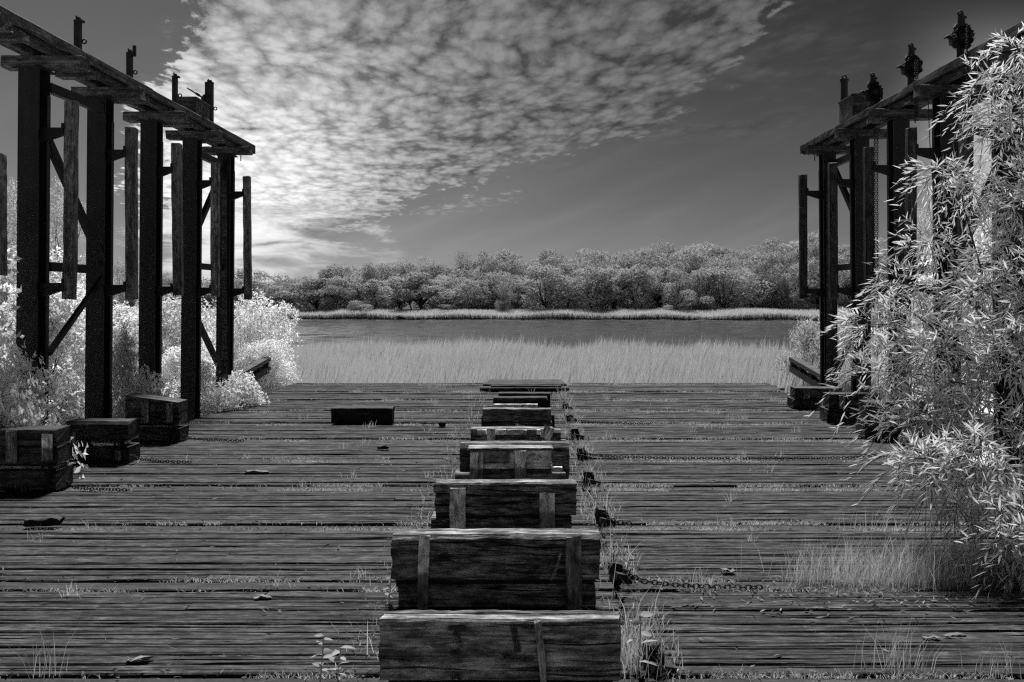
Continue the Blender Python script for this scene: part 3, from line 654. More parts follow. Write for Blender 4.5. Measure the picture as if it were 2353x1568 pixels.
def gantry(sgn, label):
    root = empty('gantry', (sgn * 6.6, 14.0, 0)); tag(root, label, 'gantry', 'pair of gantries flanking the deck'); root_loc = Vector(root.location)
    inv = -root_loc
    hold = empty('frame', inv, parent=root)      # coordinates below are world
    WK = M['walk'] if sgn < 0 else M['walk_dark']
    XE = 6.30 if sgn < 0 else 6.20
    XC = lambda i: 6.48 - 0.0205 * (ys_[i] - 11.42) if sgn < 0 else 6.16
    ys_ = [9.70, 11.42, 13.13, 14.84, 16.55, 18.30] if sgn < 0 else [9.55, 11.28, 12.98, 14.66, 16.40, 18.18]
    for i, Yc in enumerate(ys_):
        c = h_column(root, sgn * XC(i) + inv.x, Yc + inv.y, sgn)
    bpy.data.objects.remove(hold)
    X = lambda a: sgn * a + inv.x
    rr = random.Random(11 + sgn)
    for i, Yc in enumerate(ys_):
        y = Yc + inv.y
        # fender timber hung on two brackets towards the slip
        L = [.30, .33, .31, .28, .28, .29][i] + (.06 if sgn > 0 else 0)
        zt = 4.78 + rr.uniform(-.04, .06); zb = 2.20 + rr.uniform(-.05, .05)
        if i == 0 and sgn < 0: zt = 3.82; zb = 2.45; L = 0.445
        pw = rr.uniform(0.135, 0.165); xc = sgn * (XC(i) - L - pw / 2) + inv.x
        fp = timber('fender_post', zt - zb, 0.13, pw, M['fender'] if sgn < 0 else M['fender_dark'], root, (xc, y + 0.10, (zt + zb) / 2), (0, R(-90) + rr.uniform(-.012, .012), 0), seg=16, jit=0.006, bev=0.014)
        for z in (4.45 if zt > 4.5 else 3.5, 2.40):
            bracket(root, X(XC(i)), y + 0.10, z, L, sgn)
        # cap timbers over the column
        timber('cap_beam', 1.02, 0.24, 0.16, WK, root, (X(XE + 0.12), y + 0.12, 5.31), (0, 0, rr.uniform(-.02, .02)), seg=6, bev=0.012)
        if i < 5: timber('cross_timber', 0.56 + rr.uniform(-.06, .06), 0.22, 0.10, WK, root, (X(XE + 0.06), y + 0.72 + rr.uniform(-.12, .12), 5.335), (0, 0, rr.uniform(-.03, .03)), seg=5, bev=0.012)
    # pipe standing against the last column
    mb = MB(); ye = ys_[-1] + inv.y; mb.box((X(XC(5) - 0.01) + sgn * 0.07, ye - 0.07, 2.1), (0.10, 0.06, 5.1)); mb.build('guide_timber', M['fender_dark'], root)
    # walkway: bearers and long boards
    y0, y1 = ys_[0] - 2.6 + inv.y, 19.25 + inv.y; ym = (y0 + y1) / 2
    for k, a in enumerate((0.05, 0.40)):
        timber('bearer', y1 - y0 - 0.1, 0.15, 0.10, WK, root, (X(XE + a - 0.08), ym, 5.44), (0, 0, R(90)), seg=14, bev=0.01)
    edge = XE - 0.17
    for k in range(2):
        wd = 0.27; lens = [(y0, y0 + (y1 - y0) * (0.42 + 0.1 * (k % 2))), (y0 + (y1 - y0) * (0.42 + 0.1 * (k % 2)) + 0.01, y1 - (0.0 if k else 0.02))]
        for (a, b_) in lens:
            timber('walkway_plank', b_ - a, wd, 0.075, WK, root, (X(edge + wd / 2 + k * (wd + 0.012)), (a + b_) / 2, 5.53 + rr.uniform(-.004, .004)), (0, 0, R(90)), seg=14, jit=0.006, bev=0.01)
    # fascia boards along the slip edge, in lengths
    yy0 = y0
    while yy0 < y1 - 0.3:
        ln = min(rr.uniform(2.0, 3.4), y1 - yy0)
        timber('fascia_board', ln - 0.01, 0.05, 0.13 + rr.uniform(-.02, .01), WK, root, (X(edge - 0.03), yy0 + ln / 2, 5.50), (0, 0, R(90)), seg=10, bev=0.008)
        yy0 += ln
    mb = MB(); mb.box((X(edge + 0.275), y1 + 0.02, 5.48), (0.62, 0.10, 0.17))
    for k in range(6): mb.box((X(edge + 0.02 + k * 0.10), y1 - 0.02, 5.38), (0.02, 0.02, 0.05))
    mb.cyl((X(edge + 0.25), y1 - 0.05, 5.40), (X(edge + 0.25), y1 - 0.05, 5.22), 0.012, 6); mb.build('end_trim', WK, root)
    # struts and braces between columns, in the plane behind the slip edge
    XB = XE + 0.16
    def br(name, ia, za, ib, zb, w=0.10):
        mb = MB(); mb.bar((X(XB), ys_[ia] + 0.25 + inv.y, za), (X(XB), ys_[ib] + inv.y, zb), 0.09, w); mb.build(name, M['steel'], root)
    br('strut', 1, 5.02, 2, 5.05, 0.13); br('strut', 4, 5.0, 5, 5.0, 0.13); br('strut', 4, 2.82, 5, 2.82, 0.12); br('strut', 1, 2.62, 2, 2.62, 0.12)
    br('brace', 1, 4.30, 2, 2.75); br('brace', 2, 2.52, 1, 1.35) if False else None
    mb = MB(); mb.bar((X(XB), ys_[1] + 0.25 + inv.y, 1.45), (X(XB), ys_[2] + inv.y, 2.5), 0.06, 0.07); mb.build('brace', M['steel'], root)
    mb = MB(); mb.bar((X(XB), ys_[4] + 0.25 + inv.y, 3.45), (X(XB), ys_[5] + inv.y, 4.9), 0.09, 0.10); mb.build('brace', M['steel'], root)
    mb = MB(); mb.bar((X(XB), ys_[4] + 0.25 + inv.y, 1.85), (X(XB), ys_[5] + inv.y, 0.6), 0.09, 0.10); mb.build('brace', M['steel'], root)
    return root
gantry(-1, 'left steel gantry with timber fender posts and a high plank walkway')
gantry(1, 'right steel gantry partly hidden by willow, high plank walkway on top')

# things on the left walkway
WZ = 5.57
def post(x, Ytop, Yd, label, r=0.045, knob=True):
    X = gx(x, Yd); zt = gz(Ytop, Yd); t = empty('hoist_post', (X, Yd, WZ)); tag(t, label, 'post', 'steel posts on the left walkway')
    mb = MB(); mb.box((0, 0, (zt - WZ) / 2), (r * 1.8, r * 1.6, zt - WZ)); mb.build('shaft', M['rust'], t)
    mb = MB(); mb.box((0.005, 0, zt - WZ + 0.02), (r * 1.1, 0.05, 0.05)); mb.cyl((-0.02, 0, zt - WZ + 0.03), (-0.02, 0, zt - WZ + 0.07), 0.012, 6); mb.box((0.02, 0, zt - WZ - 0.01), (0.12, 0.08, 0.03)); mb.build('head', M['rust'], t)
    mb = MB(); mb.torus((r + 0.045, 0, (zt - WZ) * 0.42), 0.03, 0.011, 'y', 12, 5); mb.build('eye', M['rust'], t, smooth=True)
    return t
post(179, 48, 12.15, 'nearest steel post with a side ring on the left walkway')
t = post(298, 122, 13.85, 'steel post with a square tag at its top on the left walkway')
mb = MB(); mb.box((0.075, 0, gz(122, 13.85) - WZ + 0.03), (0.045, 0.04, 0.17)); mb.build('tag_plate', M['rust'], t)
post(402, 176, 15.55, 'thin steel post beside the wooden box on the left walkway')
t = post(481, 190, 17.2, 'thick steel post carrying a winch and lever near the walkway end', r=0.075)
mb = MB(); zr = gz(228, 17.2) - WZ
mb.cyl((-0.13, 0, zr - 0.02), (0.02, 0, zr + 0.02), 0.085, 12); mb.torus((-0.08, -0.03, zr), 0.075, 0.018, 'x'); mb.build('winch_drum', M['rust'], t)
mb = MB(); mb.tube([(-0.12, 0, zr + 0.02), (-0.28, 0, zr + 0.12), (-0.44, 0, zr + 0.22)], [0.022, 0.018, 0.012], 6); mb.tube([(-.2, 0, zr + .07), (-.26, 0, zr + .11)], [0.03, 0.03], 6); mb.build('lever', M['rust'], t)
def wbox(x0, x1, ytop, Yd, label):
    X0, X1 = gx(x0, Yd), gx(x1, Yd); hz = gz(ytop, Yd) - WZ; t = empty('wooden_box', ((X0 + X1) / 2, Yd, WZ)); tag(t, label, 'box'); w = X1 - X0
    mb = MB(); mb.box((0, 0.3, hz / 2), (w, 0.7, hz - 0.02)); mb.build('body', M['walk'], t)
    mb = MB(); mb.box((0, 0.3, hz), (w + 0.04, 0.74, 0.03)); mb.build('lid', M['walk'], t)
wbox(404, 452, 226, 16.2, 'square wooden box standing on the left walkway between two posts')
wbox(1957, 2004, 219, 16.2, 'wooden box on the right walkway beside the tall pipe')
# right walkway: pipe and chain hoists
Yd = 17.15; X = gx(1940, Yd); t = empty('steel_pipe', (X, Yd, WZ)); tag(t, 'tall steel pipe with a ring on top on the right walkway', 'pipe'); zt = gz(185, Yd) - WZ
mb = MB(); mb.cyl((0, 0, 0), (0, 0, zt), 0.068, 14); mb.build('shaft', M['rust'], t, smooth=False)
mb = MB(); mb.cyl((0, 0, zt - .02), (0, 0, zt + .02), 0.085, 14); mb.build('collar', M['rust'], t)
mb = MB(); mb.torus((0, 0, zt + 0.06), 0.04, 0.015, 'y'); mb.build('ring', M['rust'], t, smooth=True)
def hoist(x, ytop, ybase, Yd, label):
    X = gx(x, Yd); hh = gz(ytop + 6, Yd) - WZ; t = empty('chain_hoist', (X, Yd, WZ)); tag(t, label, 'chain hoist', 'chain hoists on the right walkway')
    rr = random.Random(int(x)); zc = hh * 0.5
    mb = MB(); mb.cyl((-0.07, 0, zc), (0.06, 0, zc), 0.12, 14); mb.cyl((-0.13, 0, zc - .02), (-0.08, 0, zc - .02), 0.09, 12); mb.box((0.0, 0, zc + 0.14), (0.16, 0.12, 0.1), Euler((0, .3, 0)).to_matrix()); mb.build('gear_case', M['rust'], t)
    mb = MB(); mb.torus((0.10, 0, zc + 0.02), 0.105, 0.02, 'x', 18, 6)
    for k in range(6):
        a = k * math.pi / 3; mb.bar((0.10, 0, zc + .02), (0.10, math.cos(a) * .12, zc + .02 + math.sin(a) * .12), 0.015, 0.02, (1, 0, 0))
    mb.build('hand_wheel', M['rust'], t)
    mb = MB(); mb.tube([(0, 0, zc + .10), (0.01, 0, hh - .06), (0.0, 0, hh - .01)], [0.075, 0.05, 0.04], 7); mb.box((0.02, 0, hh - .07), (.11, .07, .035)); mb.torus((0.0, 0, hh - .01), 0.035, 0.014, 'y'); mb.box((-.05, 0, zc + .17), (.07, .08, .06), Euler((0, .5, 0)).to_matrix()); mb.build('top_block', M['rust'], t)
    mb = MB(); mb.tube([(-.08, 0, zc - .02), (-.18, 0, zc + .03), (-.24, 0, zc + .0)], [0.05, 0.03, 0.008], 7); mb.build('spout', M['rust'], t)
    mb = MB(); mb.tube([(0, 0, 0), (0, 0, zc - .1)], [0.06, 0.05], 8); mb.build('stand', M['rust'], t)
    mb = MB()
    for k in range(90):
        a = rr.uniform(0, 6.28); r = rr.uniform(0.06, 0.14 + .04 * (math.cos(a) > .2))
        q = Euler((rr.uniform(0, 3), rr.uniform(0, 3), rr.uniform(0, 3))).to_matrix()
        mb.raw([q @ (v.co * 0.7) + Vector((math.cos(a) * r * 0.8, rr.uniform(-.12, .05), zc + math.sin(a) * r)) for v in LINK.vertices], [tuple(f.vertices) for f in LINK.polygons])
    o = mb.build('chain_heap', M['rust'], t, smooth=True); tag(o, kind='stuff')
    return t
hoist(2207, 24, 90, 12.54, 'large chain hoist on the right walkway, nearest and highest in view')
hoist(2093, 98, 165, 14.17, 'chain hoist with pointed spout, middle of three on the right walkway')
hoist(2005, 166, 225, 15.76, 'farthest chain hoist behind the wooden box on the right walkway')
for (x, Yd, ya, yb, lb) in ((2010, 15.3, 300, 720, 'thin hoist chain hanging from the right walkway past the fender posts'), (2016, 15.3, 300, 700, 'second hanging hoist chain, right next to the first'),
                            (2103, 13.7, 140, 285, 'short hanging hoist chain above a right fender post'), (2108, 13.7, 140, 280, 'inner short hanging hoist chain beside its twin'),
                            (2222, 11.9, 60, 300, 'hanging hoist chain beside the nearest hoist')):
    chain(lb, [(gx(x, Yd), Yd, gz(ya, Yd)), (gx(x, Yd), Yd, gz(yb, Yd))], 'hoist chains hanging from the right walkway', single=False, sc=0.5, name='hanging_chain')
root = empty('cable', (gx(2132, 13.4), 13.4, 5.4)); tag(root, 'thin loose cable hanging in front of a right column', 'cable')
mb = MB(); mb.tube([(0, 0, 0), (0.03, 0, -0.8), (0.10, 0, -1.8), (0.22, 0, -2.9)], 0.007, 5); mb.build('wire', M['rust'], root)
root = empty('cable', (gx(485, 16.8), 16.8, 5.35)); tag(root, 'short thin wire dangling under the left walkway end', 'cable')
mb = MB(); mb.tube([(0, 0, 0), (0.02, 0, -0.2), (0.06, 0, -0.42)], 0.008, 5); mb.build('wire', M['rust'], root)

# ------------------------------------------------------------------ foliage
def nrm(a): return a / np.maximum(np.linalg.norm(a, axis=1, keepdims=True), 1e-9)
def leaf_geo(P, D, L, Wd, rs, curl=0.15, six=False, hint=None, keep=False, nz=0.28):
    """leaves as folded blades; P base, D direction, L length, Wd width"""
    n = len(P); rv = nrm(rs.normal(size=(n, 3)) + np.array([0, 0, 0.9]))
    if hint is not None:
        rv = nrm(hint + rs.normal(size=(n, 3)) * nz)
        if not keep: D = nrm(D - rv * np.sum(D * rv, 1, keepdims=True) * 0.85)
    S = nrm(np.cross(D, rv)); N = nrm(np.cross(S, D)); L = L[:, None]; Wd = Wd[:, None]
    if not six:
        V = np.stack([P, P + D * L * 0.42 + S * Wd / 2 + N * Wd * 0.18, P + D * L - N * L * curl, P + D * L * 0.42 - S * Wd / 2 + N * Wd * 0.18], 1)
        T = np.array([[0, 1, 2], [0, 2, 3]])
    else:
        V = np.stack([P, P + D * L * .3 + S * Wd * .46, P + D * L * .3 - S * Wd * .46, P + D * L * .66 + S * Wd * .4 - N * L * curl * .4, P + D * L * .66 - S * Wd * .4 - N * L * curl * .4, P + D * L - N * L * curl,
                      P + D * L * .3 - N * Wd * .12, P + D * L * .66 - N * L * curl * .4 - N * Wd * .12], 1)
        T = np.array([[0, 1, 6], [0, 6, 2], [1, 3, 7], [1, 7, 6], [6, 7, 4], [6, 4, 2], [3, 5, 7], [7, 5, 4]])
    m = V.shape[1]; idx = (np.arange(n) * m)[:, None, None] + T[None]
    return V.reshape(-1, 3), idx.reshape(-1, 3)
def sprays(blobs, ntw, per, tl, ll, lw, rs, up=0.35, droop=0.0, out=0.75, shell=0.45, spread=0.9):
    """twigs in lumpy volumes; returns leaf arrays P, D, L, W and twig lines"""
    B = np.array(blobs, float); wgt = (B[:, 3] * B[:, 4] + B[:, 5] * B[:, 4]); wgt /= wgt.sum()
    bi = rs.choice(len(B), ntw, p=wgt); d = nrm(rs.normal(size=(ntw, 3))); r = rs.uniform(0, 1, ntw) ** shell
    C = B[bi, :3] + d * B[bi, 3:6] * r[:, None]
    td = nrm(d * out + rs.normal(size=(ntw, 3)) * 0.45 + np.array([0, 0, up]))
    TL = tl * rs.uniform(0.5, 1.25, ntw)
    Ps, Ds, Ls, Ws = [], [], [], []
    for k in range(per):
        f = (k + rs.uniform(0, 1, ntw)) / per
        p = C + td * (TL * f)[:, None]; p[:, 2] -= droop * TL * f * f
        sd_ = nrm(np.cross(td, nrm(rs.normal(size=(ntw, 3)) + np.array([0, 0, 1.5])))) * (1 if k % 2 else -1)
        dd = td + sd_ * spread + rs.normal(size=(ntw, 3)) * 0.22; dd[:, 2] -= droop * f * 0.9
        if k == per - 1: dd = td + rs.normal(size=(ntw, 3)) * 0.15
        Ps.append(p); Ds.append(nrm(dd)); sc = rs.uniform(0.65, 1.2, ntw) * (1 - 0.25 * f); Ls.append(ll * sc); Ws.append(lw * sc)
    return np.concatenate(Ps), np.concatenate(Ds), np.concatenate(Ls), np.concatenate(Ws), (C, td, TL, nrm(d + np.array([0, 0, 0.25])))
def crown_mesh(name, blobs, ntw, per, tl, ll, lw, seed, mat, six=False, **kw):
    clump = kw.pop('clump', False); kz = kw.pop('nz', 0.28); rs = np.random.RandomState(seed); P, D, L, Wd, tw = sprays(blobs, ntw, per, tl, ll, lw, rs, **kw)
    V, T = leaf_geo(P, D, L, Wd, rs, six=six, hint=np.tile(tw[3], (per, 1)) if clump else None, nz=kz); return mesh_tris(name, V, T, mat)
def limbs_mesh(name, base, tips, mat, r0=0.03, seed=0, seg=6, bow=0.12, fork=0.35):
    """a trunk that forks into limbs towards the given tips"""
    rr = random.Random(seed); mb = MB(); base = Vector(base)
    c = sum((Vector(t) for t in tips), Vector()) / len(tips); fk = base.lerp(c, fork); fk.x += rr.uniform(-1, 1) * bow * 0.3
    mb.tube([base, base.lerp(fk, .5) + Vector((rr.uniform(-1, 1), rr.uniform(-1, 1), 0)) * bow * .3, fk], [r0, r0 * .85, r0 * .7], seg)
    for t in tips:
        t = Vector(t); st = base.lerp(fk, rr.uniform(.7, 1.0)); m1 = st.lerp(t, .4) + Vector((rr.uniform(-1, 1), rr.uniform(-1, 1), rr.uniform(0, 1))) * bow * .5; m2 = st.lerp(t, .75) + Vector((rr.uniform(-1, 1), rr.uniform(-1, 1), rr.uniform(-.5, 1))) * bow * .4
        mb.tube([st, m1, m2, t], [r0 * .5, r0 * .36, r0 * .22, r0 * .08], 5)
    return mb.mesh(name, mat, True)

# far trees: unit height, several kinds
def far_variant(seed, kind):
    rr = random.Random(seed); blobs = []; tips = []
    nb = {'round': 19, 'tall': 16, 'wispy': 14, 'bare': 8, 'shrub': 9, 'open': 13}[kind]
    for i in range(nb):
        if kind == 'tall': z = rr.uniform(.25, .93); ra = .20 * math.sin(min(1, (1.02 - z) * 2.4 + .12) * 1.57)
        elif kind == 'open': z = rr.uniform(.40, .93); ra = .36 * math.sqrt(max(.04, 1 - ((z - .66) / .32) ** 2))
        elif kind == 'shrub': z = rr.uniform(.12, .8); ra = .55 * math.sqrt(max(.05, 1 - (z - .1) ** 2))
        else: z = rr.uniform(.06, .88); ra = .38 * math.sqrt(max(.04, 1 - ((z - .46) / .47) ** 2))
        a = rr.uniform(0, 6.28); q = ra * math.sqrt(rr.uniform(.1, 1)); r = rr.uniform(.08, .19) * (1.3 if kind == 'shrub' else 1) * (.8 if kind in ('wispy', 'bare') else 1)
        blobs.append((q * math.cos(a), q * math.sin(a), z, r * 1.15, r * 1.15, r * .85)); tips.append((q * math.cos(a), q * math.sin(a), z))
    if kind == 'bare': me = crown_mesh('crown', blobs, 330, 3, .12, .035, .012, seed, M['far'], up=.9)
    elif kind == 'wispy': me = crown_mesh('crown', blobs, 900, 4, .10, .032, .016, seed, M['far'], up=1.1, shell=.6)
    else: me = crown_mesh('crown', blobs, 2300, 4, .04, .034, .024, seed, M['far'], up=.4, shell=.22, clump=True)
    tr = limbs_mesh('trunk', (0, 0, -.06), tips + ([(t[0] * 1.15, t[1] * 1.15, t[2] * 1.08) for t in tips] if kind == 'bare' else []), M['bark'], .030 if kind == 'open' else .022, seed, bow=.09, fork=.4)
    return me, tr
KINDS = [far_variant(20 + i, k) for i, k in enumerate(['round', 'round', 'round', 'round', 'tall', 'tall', 'wispy', 'wispy', 'bare', 'shrub', 'shrub', 'shrub', 'open', 'open'])]
def far_tree(x, ytop, D, wpx, kind, label, group=None, name='far_tree', cat='tree'):
    X = gx(x, D); zb = far_z(X, D) if D > 150 else near_z(X, D); hh = gz(ytop, D) - zb; w = wpx * D / F / 0.80
    t = empty(name, (X, D, zb), random.uniform(0, 6.28)); tag(t, label, cat, group)
    me, tr = KINDS[kind]; sx_ = w * random.uniform(.95, 1.3); link('crown', me, t, scale=(sx_, w, hh / 0.98)); link('trunk', tr, t, scale=(sx_, w, hh / 0.98)); return t
SKY = [(200, 640), (360, 636), (520, 634), (640, 634), (700, 634), (760, 628), (820, 628), (870, 622), (930, 606), (1000, 614), (1060, 602), (1130, 588), (1190, 596), (1250, 584), (1310, 580), (1370, 570), (1430, 574),
       (1490, 562), (1540, 562), (1600, 572), (1690, 576), (1740, 566), (1800, 552), (1850, 552), (1910, 560), (1970, 556), (2060, 540), (2200, 545), (2400, 540)]
def skyl(x):
    for (a, b), (c, d) in zip(SKY, SKY[1:]):
        if a <= x <= c: return b + (d - b) * (x - a) / (c - a)
    return SKY[0][1] if x < SKY[0][0] else SKY[-1][1]
rt = random.Random(5)
MARKS = [(575, 'the outermost left fender post'), (852, 'the tall narrow tree'), (1122, 'the tall round-headed tree'), (1640, 'the bare-topped tree'), (1850, 'the outermost right fender post')]
ORD = ['first', 'second', 'third', 'fourth', 'fifth', 'sixth', 'seventh', 'eighth', 'ninth', 'tenth', 'eleventh', 'twelfth', 'thirteenth', 'fourteenth', 'fifteenth', 'sixteenth', 'seventeenth', 'eighteenth', 'nineteenth', 'twentieth'] + ['far'] * 60
LOOK = ['rounded', 'rounded', 'broad', 'bushy', 'narrow', 'narrow', 'feathery', 'feathery', 'bare', 'low', 'low', 'low', 'open-stemmed', 'open-stemmed']
def place_row(items, what, name, cat, group):
    """items: x, top, distance, width, kind; labels count along the row from the nearest thing one can find"""
    items.sort(); cnt = {}
    for it in [i for i in items if i[0] >= MARKS[0][0]] + [i for i in reversed(items) if i[0] < MARKS[0][0]]:
        x = it[0]
        if x < MARKS[0][0]: mk_, side_ = MARKS[0][1], 'left'
        else: mk_, side_ = [m for m in MARKS if m[0] <= x][-1][1], 'right'
        c = cnt.get((mk_, side_), 0); cnt[(mk_, side_)] = c + 1
        far_tree(*it, '%s %s, %s %s of %s' % (LOOK[it[4]], what, ORD[c], side_, mk_), group, name, cat)
for row, (D0, step, dyt, nm) in enumerate(((236, 46, 0, 'back'), (219, 48, 22, 'middle'), (205, 56, 46, 'front'))):
    x = -20 + row * 13; items = []
    while x < 2420:
        xx = x + rt.uniform(-8, 8); D = D0 + rt.uniform(-5, 5) + (40 if xx < 700 else 0) * (1 if xx < 640 else .5)
        top = skyl(xx) - 4 + dyt * (1 if xx > 1000 else .6) + rt.uniform(-16, 14)
        k = rt.choice((0, 1, 2, 3, 0, 1, 2, 4, 5, 6, 7)) if row != 2 else rt.choice((0, 1, 2, 3, 1, 2, 7, 12, 13)) if xx > 1000 else rt.choice((0, 12, 13, 12, 2, 13))
        wd = rt.uniform(74, 124) * (0.62 if k in (4, 5) else 1) * (.8 if xx < 700 else 1)
        items.append((xx, min(top, 692), D, wd, k)); x += step * rt.uniform(.8, 1.2) * (1 if 640 < x < 1960 else 1.7)
    place_row(items, 'tree, %s row of far wood' % nm, 'far_tree', 'tree', '%s row of trees in the far wood' % nm)
x = 640; items = []
while x < 1960:
    items.append((x + rt.uniform(-10, 10), rt.uniform(688, 702), 197 + rt.uniform(-2, 3), rt.uniform(36, 62), rt.choice((9, 10, 11)))); x += rt.uniform(130, 260)
place_row(items, 'shrub at foot of far wood', 'far_shrub', 'shrub', 'shrubs along the foot of the far wood')
for (x, yt, D, w, k, lb) in ((852, 603, 204, 44, 4, 'tall narrow tree standing above the left part of the far wood'), (1122, 576, 215, 66, 3, 'tall round-headed tree above the middle of the far wood'),
                             (1640, 563, 232, 70, 8, 'bare-topped twiggy tree in the skyline of the far wood'), (1508, 554, 236, 60, 6, 'pair-headed feathery tree at the highest middle skyline'),
                             (1160, 640, 198, 46, 1, 'small pale round tree before the middle of the far wood'), (1598, 668, 196, 58, 10, 'pale bushy shrub with spreading clumps before the far wood'),
                             (1880, 618, 198, 90, 2, 'pale tree leaning over the bank left of the right gantry'), (780, 655, 200, 62, 0, 'pale drooping tree at the left end of the far wood'), (815, 690, 197, 60, 9, 'light low bush below the left trees of the far wood')):
    far_tree(x, yt, D, w, k, lb)

# reeds ---------------------------------------------------------------
def blades(name, P, h, lean, wd, rs, mat, seg3=True):
    n = len(P); a = rs.uniform(0, 6.28, n); side = np.stack([np.cos(a), np.sin(a) * .5, np.zeros(n)], 1); ln = lean
    top = P + np.stack([ln[:, 0], ln[:, 1], h], 1); mid = P + np.stack([ln[:, 0] * .3, ln[:, 1] * .3, h * .55], 1)
    w = wd[:, None]; V = np.stack([P - side * w / 2, P + side * w / 2, mid - side * w * .42, mid + side * w * .42, top], 1)
    T = np.array([[0, 1, 3], [0, 3, 2], [2, 3, 4]]); idx = (np.arange(n) * 5)[:, None, None] + T[None]
    return mesh_tris(name, V.reshape(-1, 3), idx.reshape(-1, 3), mat)
rs = np.random.RandomState(2)
n = 110000
Yr = 23.4 + (66 - 23.4) * rs.uniform(0, 1, n) ** 1.25; half = Yr * 0.36 + 2.5
Xr = rs.uniform(-1, 1, n) * half + 0.6; Yr = Yr - np.clip((Yr - 40) / 26, 0, 1) * (6 + 5.5 * np.clip(Xr / 14, -1, 1) + 2 * np.sin(Xr * .9) + 1.5 * np.sin(Xr * .37 + 1))
Zr = np.array([near_z(float(a), float(b)) for a, b in zip(Xr, Yr)])
hgt = rs.uniform(1.15, 1.75, n) * (1 + 0.12 * np.sin(Xr * .8 + Yr * .4)) ; tall = rs.uniform(0, 1, n) < 0.06; hgt[tall] *= 1.25
lean = np.stack([0.25 + rs.normal(0, .16, n), rs.normal(0, .14, n)], 1)
o = link('reeds', blades('reeds', np.stack([Xr, Yr, Zr - .05], 1), hgt, lean, rs.uniform(.012, .030, n) * (1 + Yr / 45), rs, M['reed'])); tag(o, 'pale reed bed between the deck end and the river', 'reeds', kind='stuff')
n = 1500; Ys_ = 22.9 + rs.uniform(0, 1, n) ** 1.6 * 12; Xs_ = rs.uniform(-1, 1, n) * (Ys_ * .36 + 1); Zs_ = np.array([near_z(float(a), float(b)) for a, b in zip(Xs_, Ys_)])
o = link('reed_stalks', blades('reed_stalks', np.stack([Xs_, Ys_, Zs_], 1), rs.uniform(1.2, 2.2, n), np.stack([rs.normal(.35, .25, n), rs.normal(0, .2, n)], 1), rs.uniform(.008, .016, n), rs, M['stalk'])); tag(o, 'darker dead reed stalks among the near reeds', 'reeds', kind='stuff')
n = 130000
Xb = rs.uniform(-110, 130, n); off = rs.uniform(0, 1, n) ** 1.3 * 9 + .3; Yb = np.array([far_edge(float(a)) for a in Xb]) + off
Zb_ = np.array([far_z(float(a), float(b)) for a, b in zip(Xb, Yb)])
o = link('bank_reeds', blades('bank_reeds', np.stack([Xb, Yb, Zb_], 1), rs.uniform(0.8, 1.4, n) * (1 + .2 * np.sin(Xb * .21) * np.sin(Xb * .083 + 1)), rs.normal(0, .3, (n, 2)), rs.uniform(.05, .11, n), rs, M['bank'])); tag(o, 'strip of pale reeds along the far bank', 'reeds', kind='stuff')
X = gx(912, 184); t = empty('brush_mound', (X, far_edge(X) - 0.3, WATER)); tag(t, 'small dark mound at the waterline of the far bank', 'mound')
bm = bmesh.new(); bmesh.ops.create_icosphere(bm, subdivisions=3, radius=1.0)
for vv in bm.verts: vv.co = Vector((vv.co.x * 1.25, vv.co.y * .9, max(-.3, vv.co.z) * .78)) * (1 + .16 * math.sin(vv.co.x * 9 + vv.co.y * 7) * math.cos(vv.co.z * 8))
me = bpy.data.meshes.new('heap'); bm.to_mesh(me); bm.free(); me.materials.append(M['black']); link('heap', me, t)
mb = MB()
for k in range(26):
    a = random.uniform(0, 6.28); mb.bar((math.cos(a) * 1.2, math.sin(a) * .8, .1), (math.cos(a + .5) * .3, math.sin(a + .5) * .3, random.uniform(.5, .95)), .05, .05)
o = mb.build('sticks', M['bark'], t); tag(o, kind='stuff')

# left shrubs ------------------------------------------------------------
def shrub_variant(seed, nb, ntw, ll, lw, tl, flat=1.0, per=7):
    rr = random.Random(seed); blobs = []; tips = []
    for i in range(nb):
        z = rr.uniform(.12, .88); ra = .42 * math.sqrt(max(.1, 1 - ((z - .4) / .62) ** 2)); a = rr.uniform(0, 6.28); q = ra * math.sqrt(rr.uniform(.05, 1)); r = rr.uniform(.10, .19)
        blobs.append((q * math.cos(a), q * math.sin(a), z, r, r, r * .9)); tips.append((q * math.cos(a), q * math.sin(a), min(.98, z + .06)))
    me = crown_mesh('crown', blobs, ntw, per, tl, ll, lw, seed, M['leaf'], up=.35, droop=.5, shell=.4, spread=1.0, clump=True, nz=.5)
    return me, limbs_mesh('stems', (0, 0, -.05), tips, M['bark'], .014, seed, bow=.12, fork=.12)
SHN = [shrub_variant(70 + i, 24, 3300, .042, .022, .14) for i in range(3)]       # near: big leaves
SHF = [shrub_variant(80 + i, 26, 3200, .032, .016, .12) for i in range(3)]       # farther
SHD = (SHF[2][0].copy(), SHF[2][1]); SHD[0].materials[0] = M['leaf_soft']       # a duller kind
def shrub(X, Y, w, hh, mesh, label, rz=None, zb=None, group='shrubs along the left gantry', name='shrub'):
    zb = near_z(X, Y) if zb is None else zb
    t = empty(name, (X, Y, zb), random.uniform(0, 6.28) if rz is None else rz); tag(t, label, 'shrub', group)
    link('crown', mesh[0], t, scale=(w, w, hh)); link('stems', mesh[1], t, scale=(w, w, hh)); return t
shrub(-7.2, 10.2, 2.8, 3.8, SHN[0], 'bright shrub at the left frame edge, before the nearest left column')
shrub(-6.75, 10.55, 1.7, 3.2, SHN[1], 'bright shrub climbing over the foot of the nearest left column')
shrub(-8.6, 12.6, 2.6, 3.2, SHN[2], 'bright shrub behind the nearest pair of left columns')
shrub(-7.5, 12.5, 1.4, 1.5, SHN[0], 'small bright shrub just behind the left bilge blocks')
shrub(-6.5, 14.25, 1.25, 2.9, SHN[1], 'narrow bright shrub twined round the third left column')
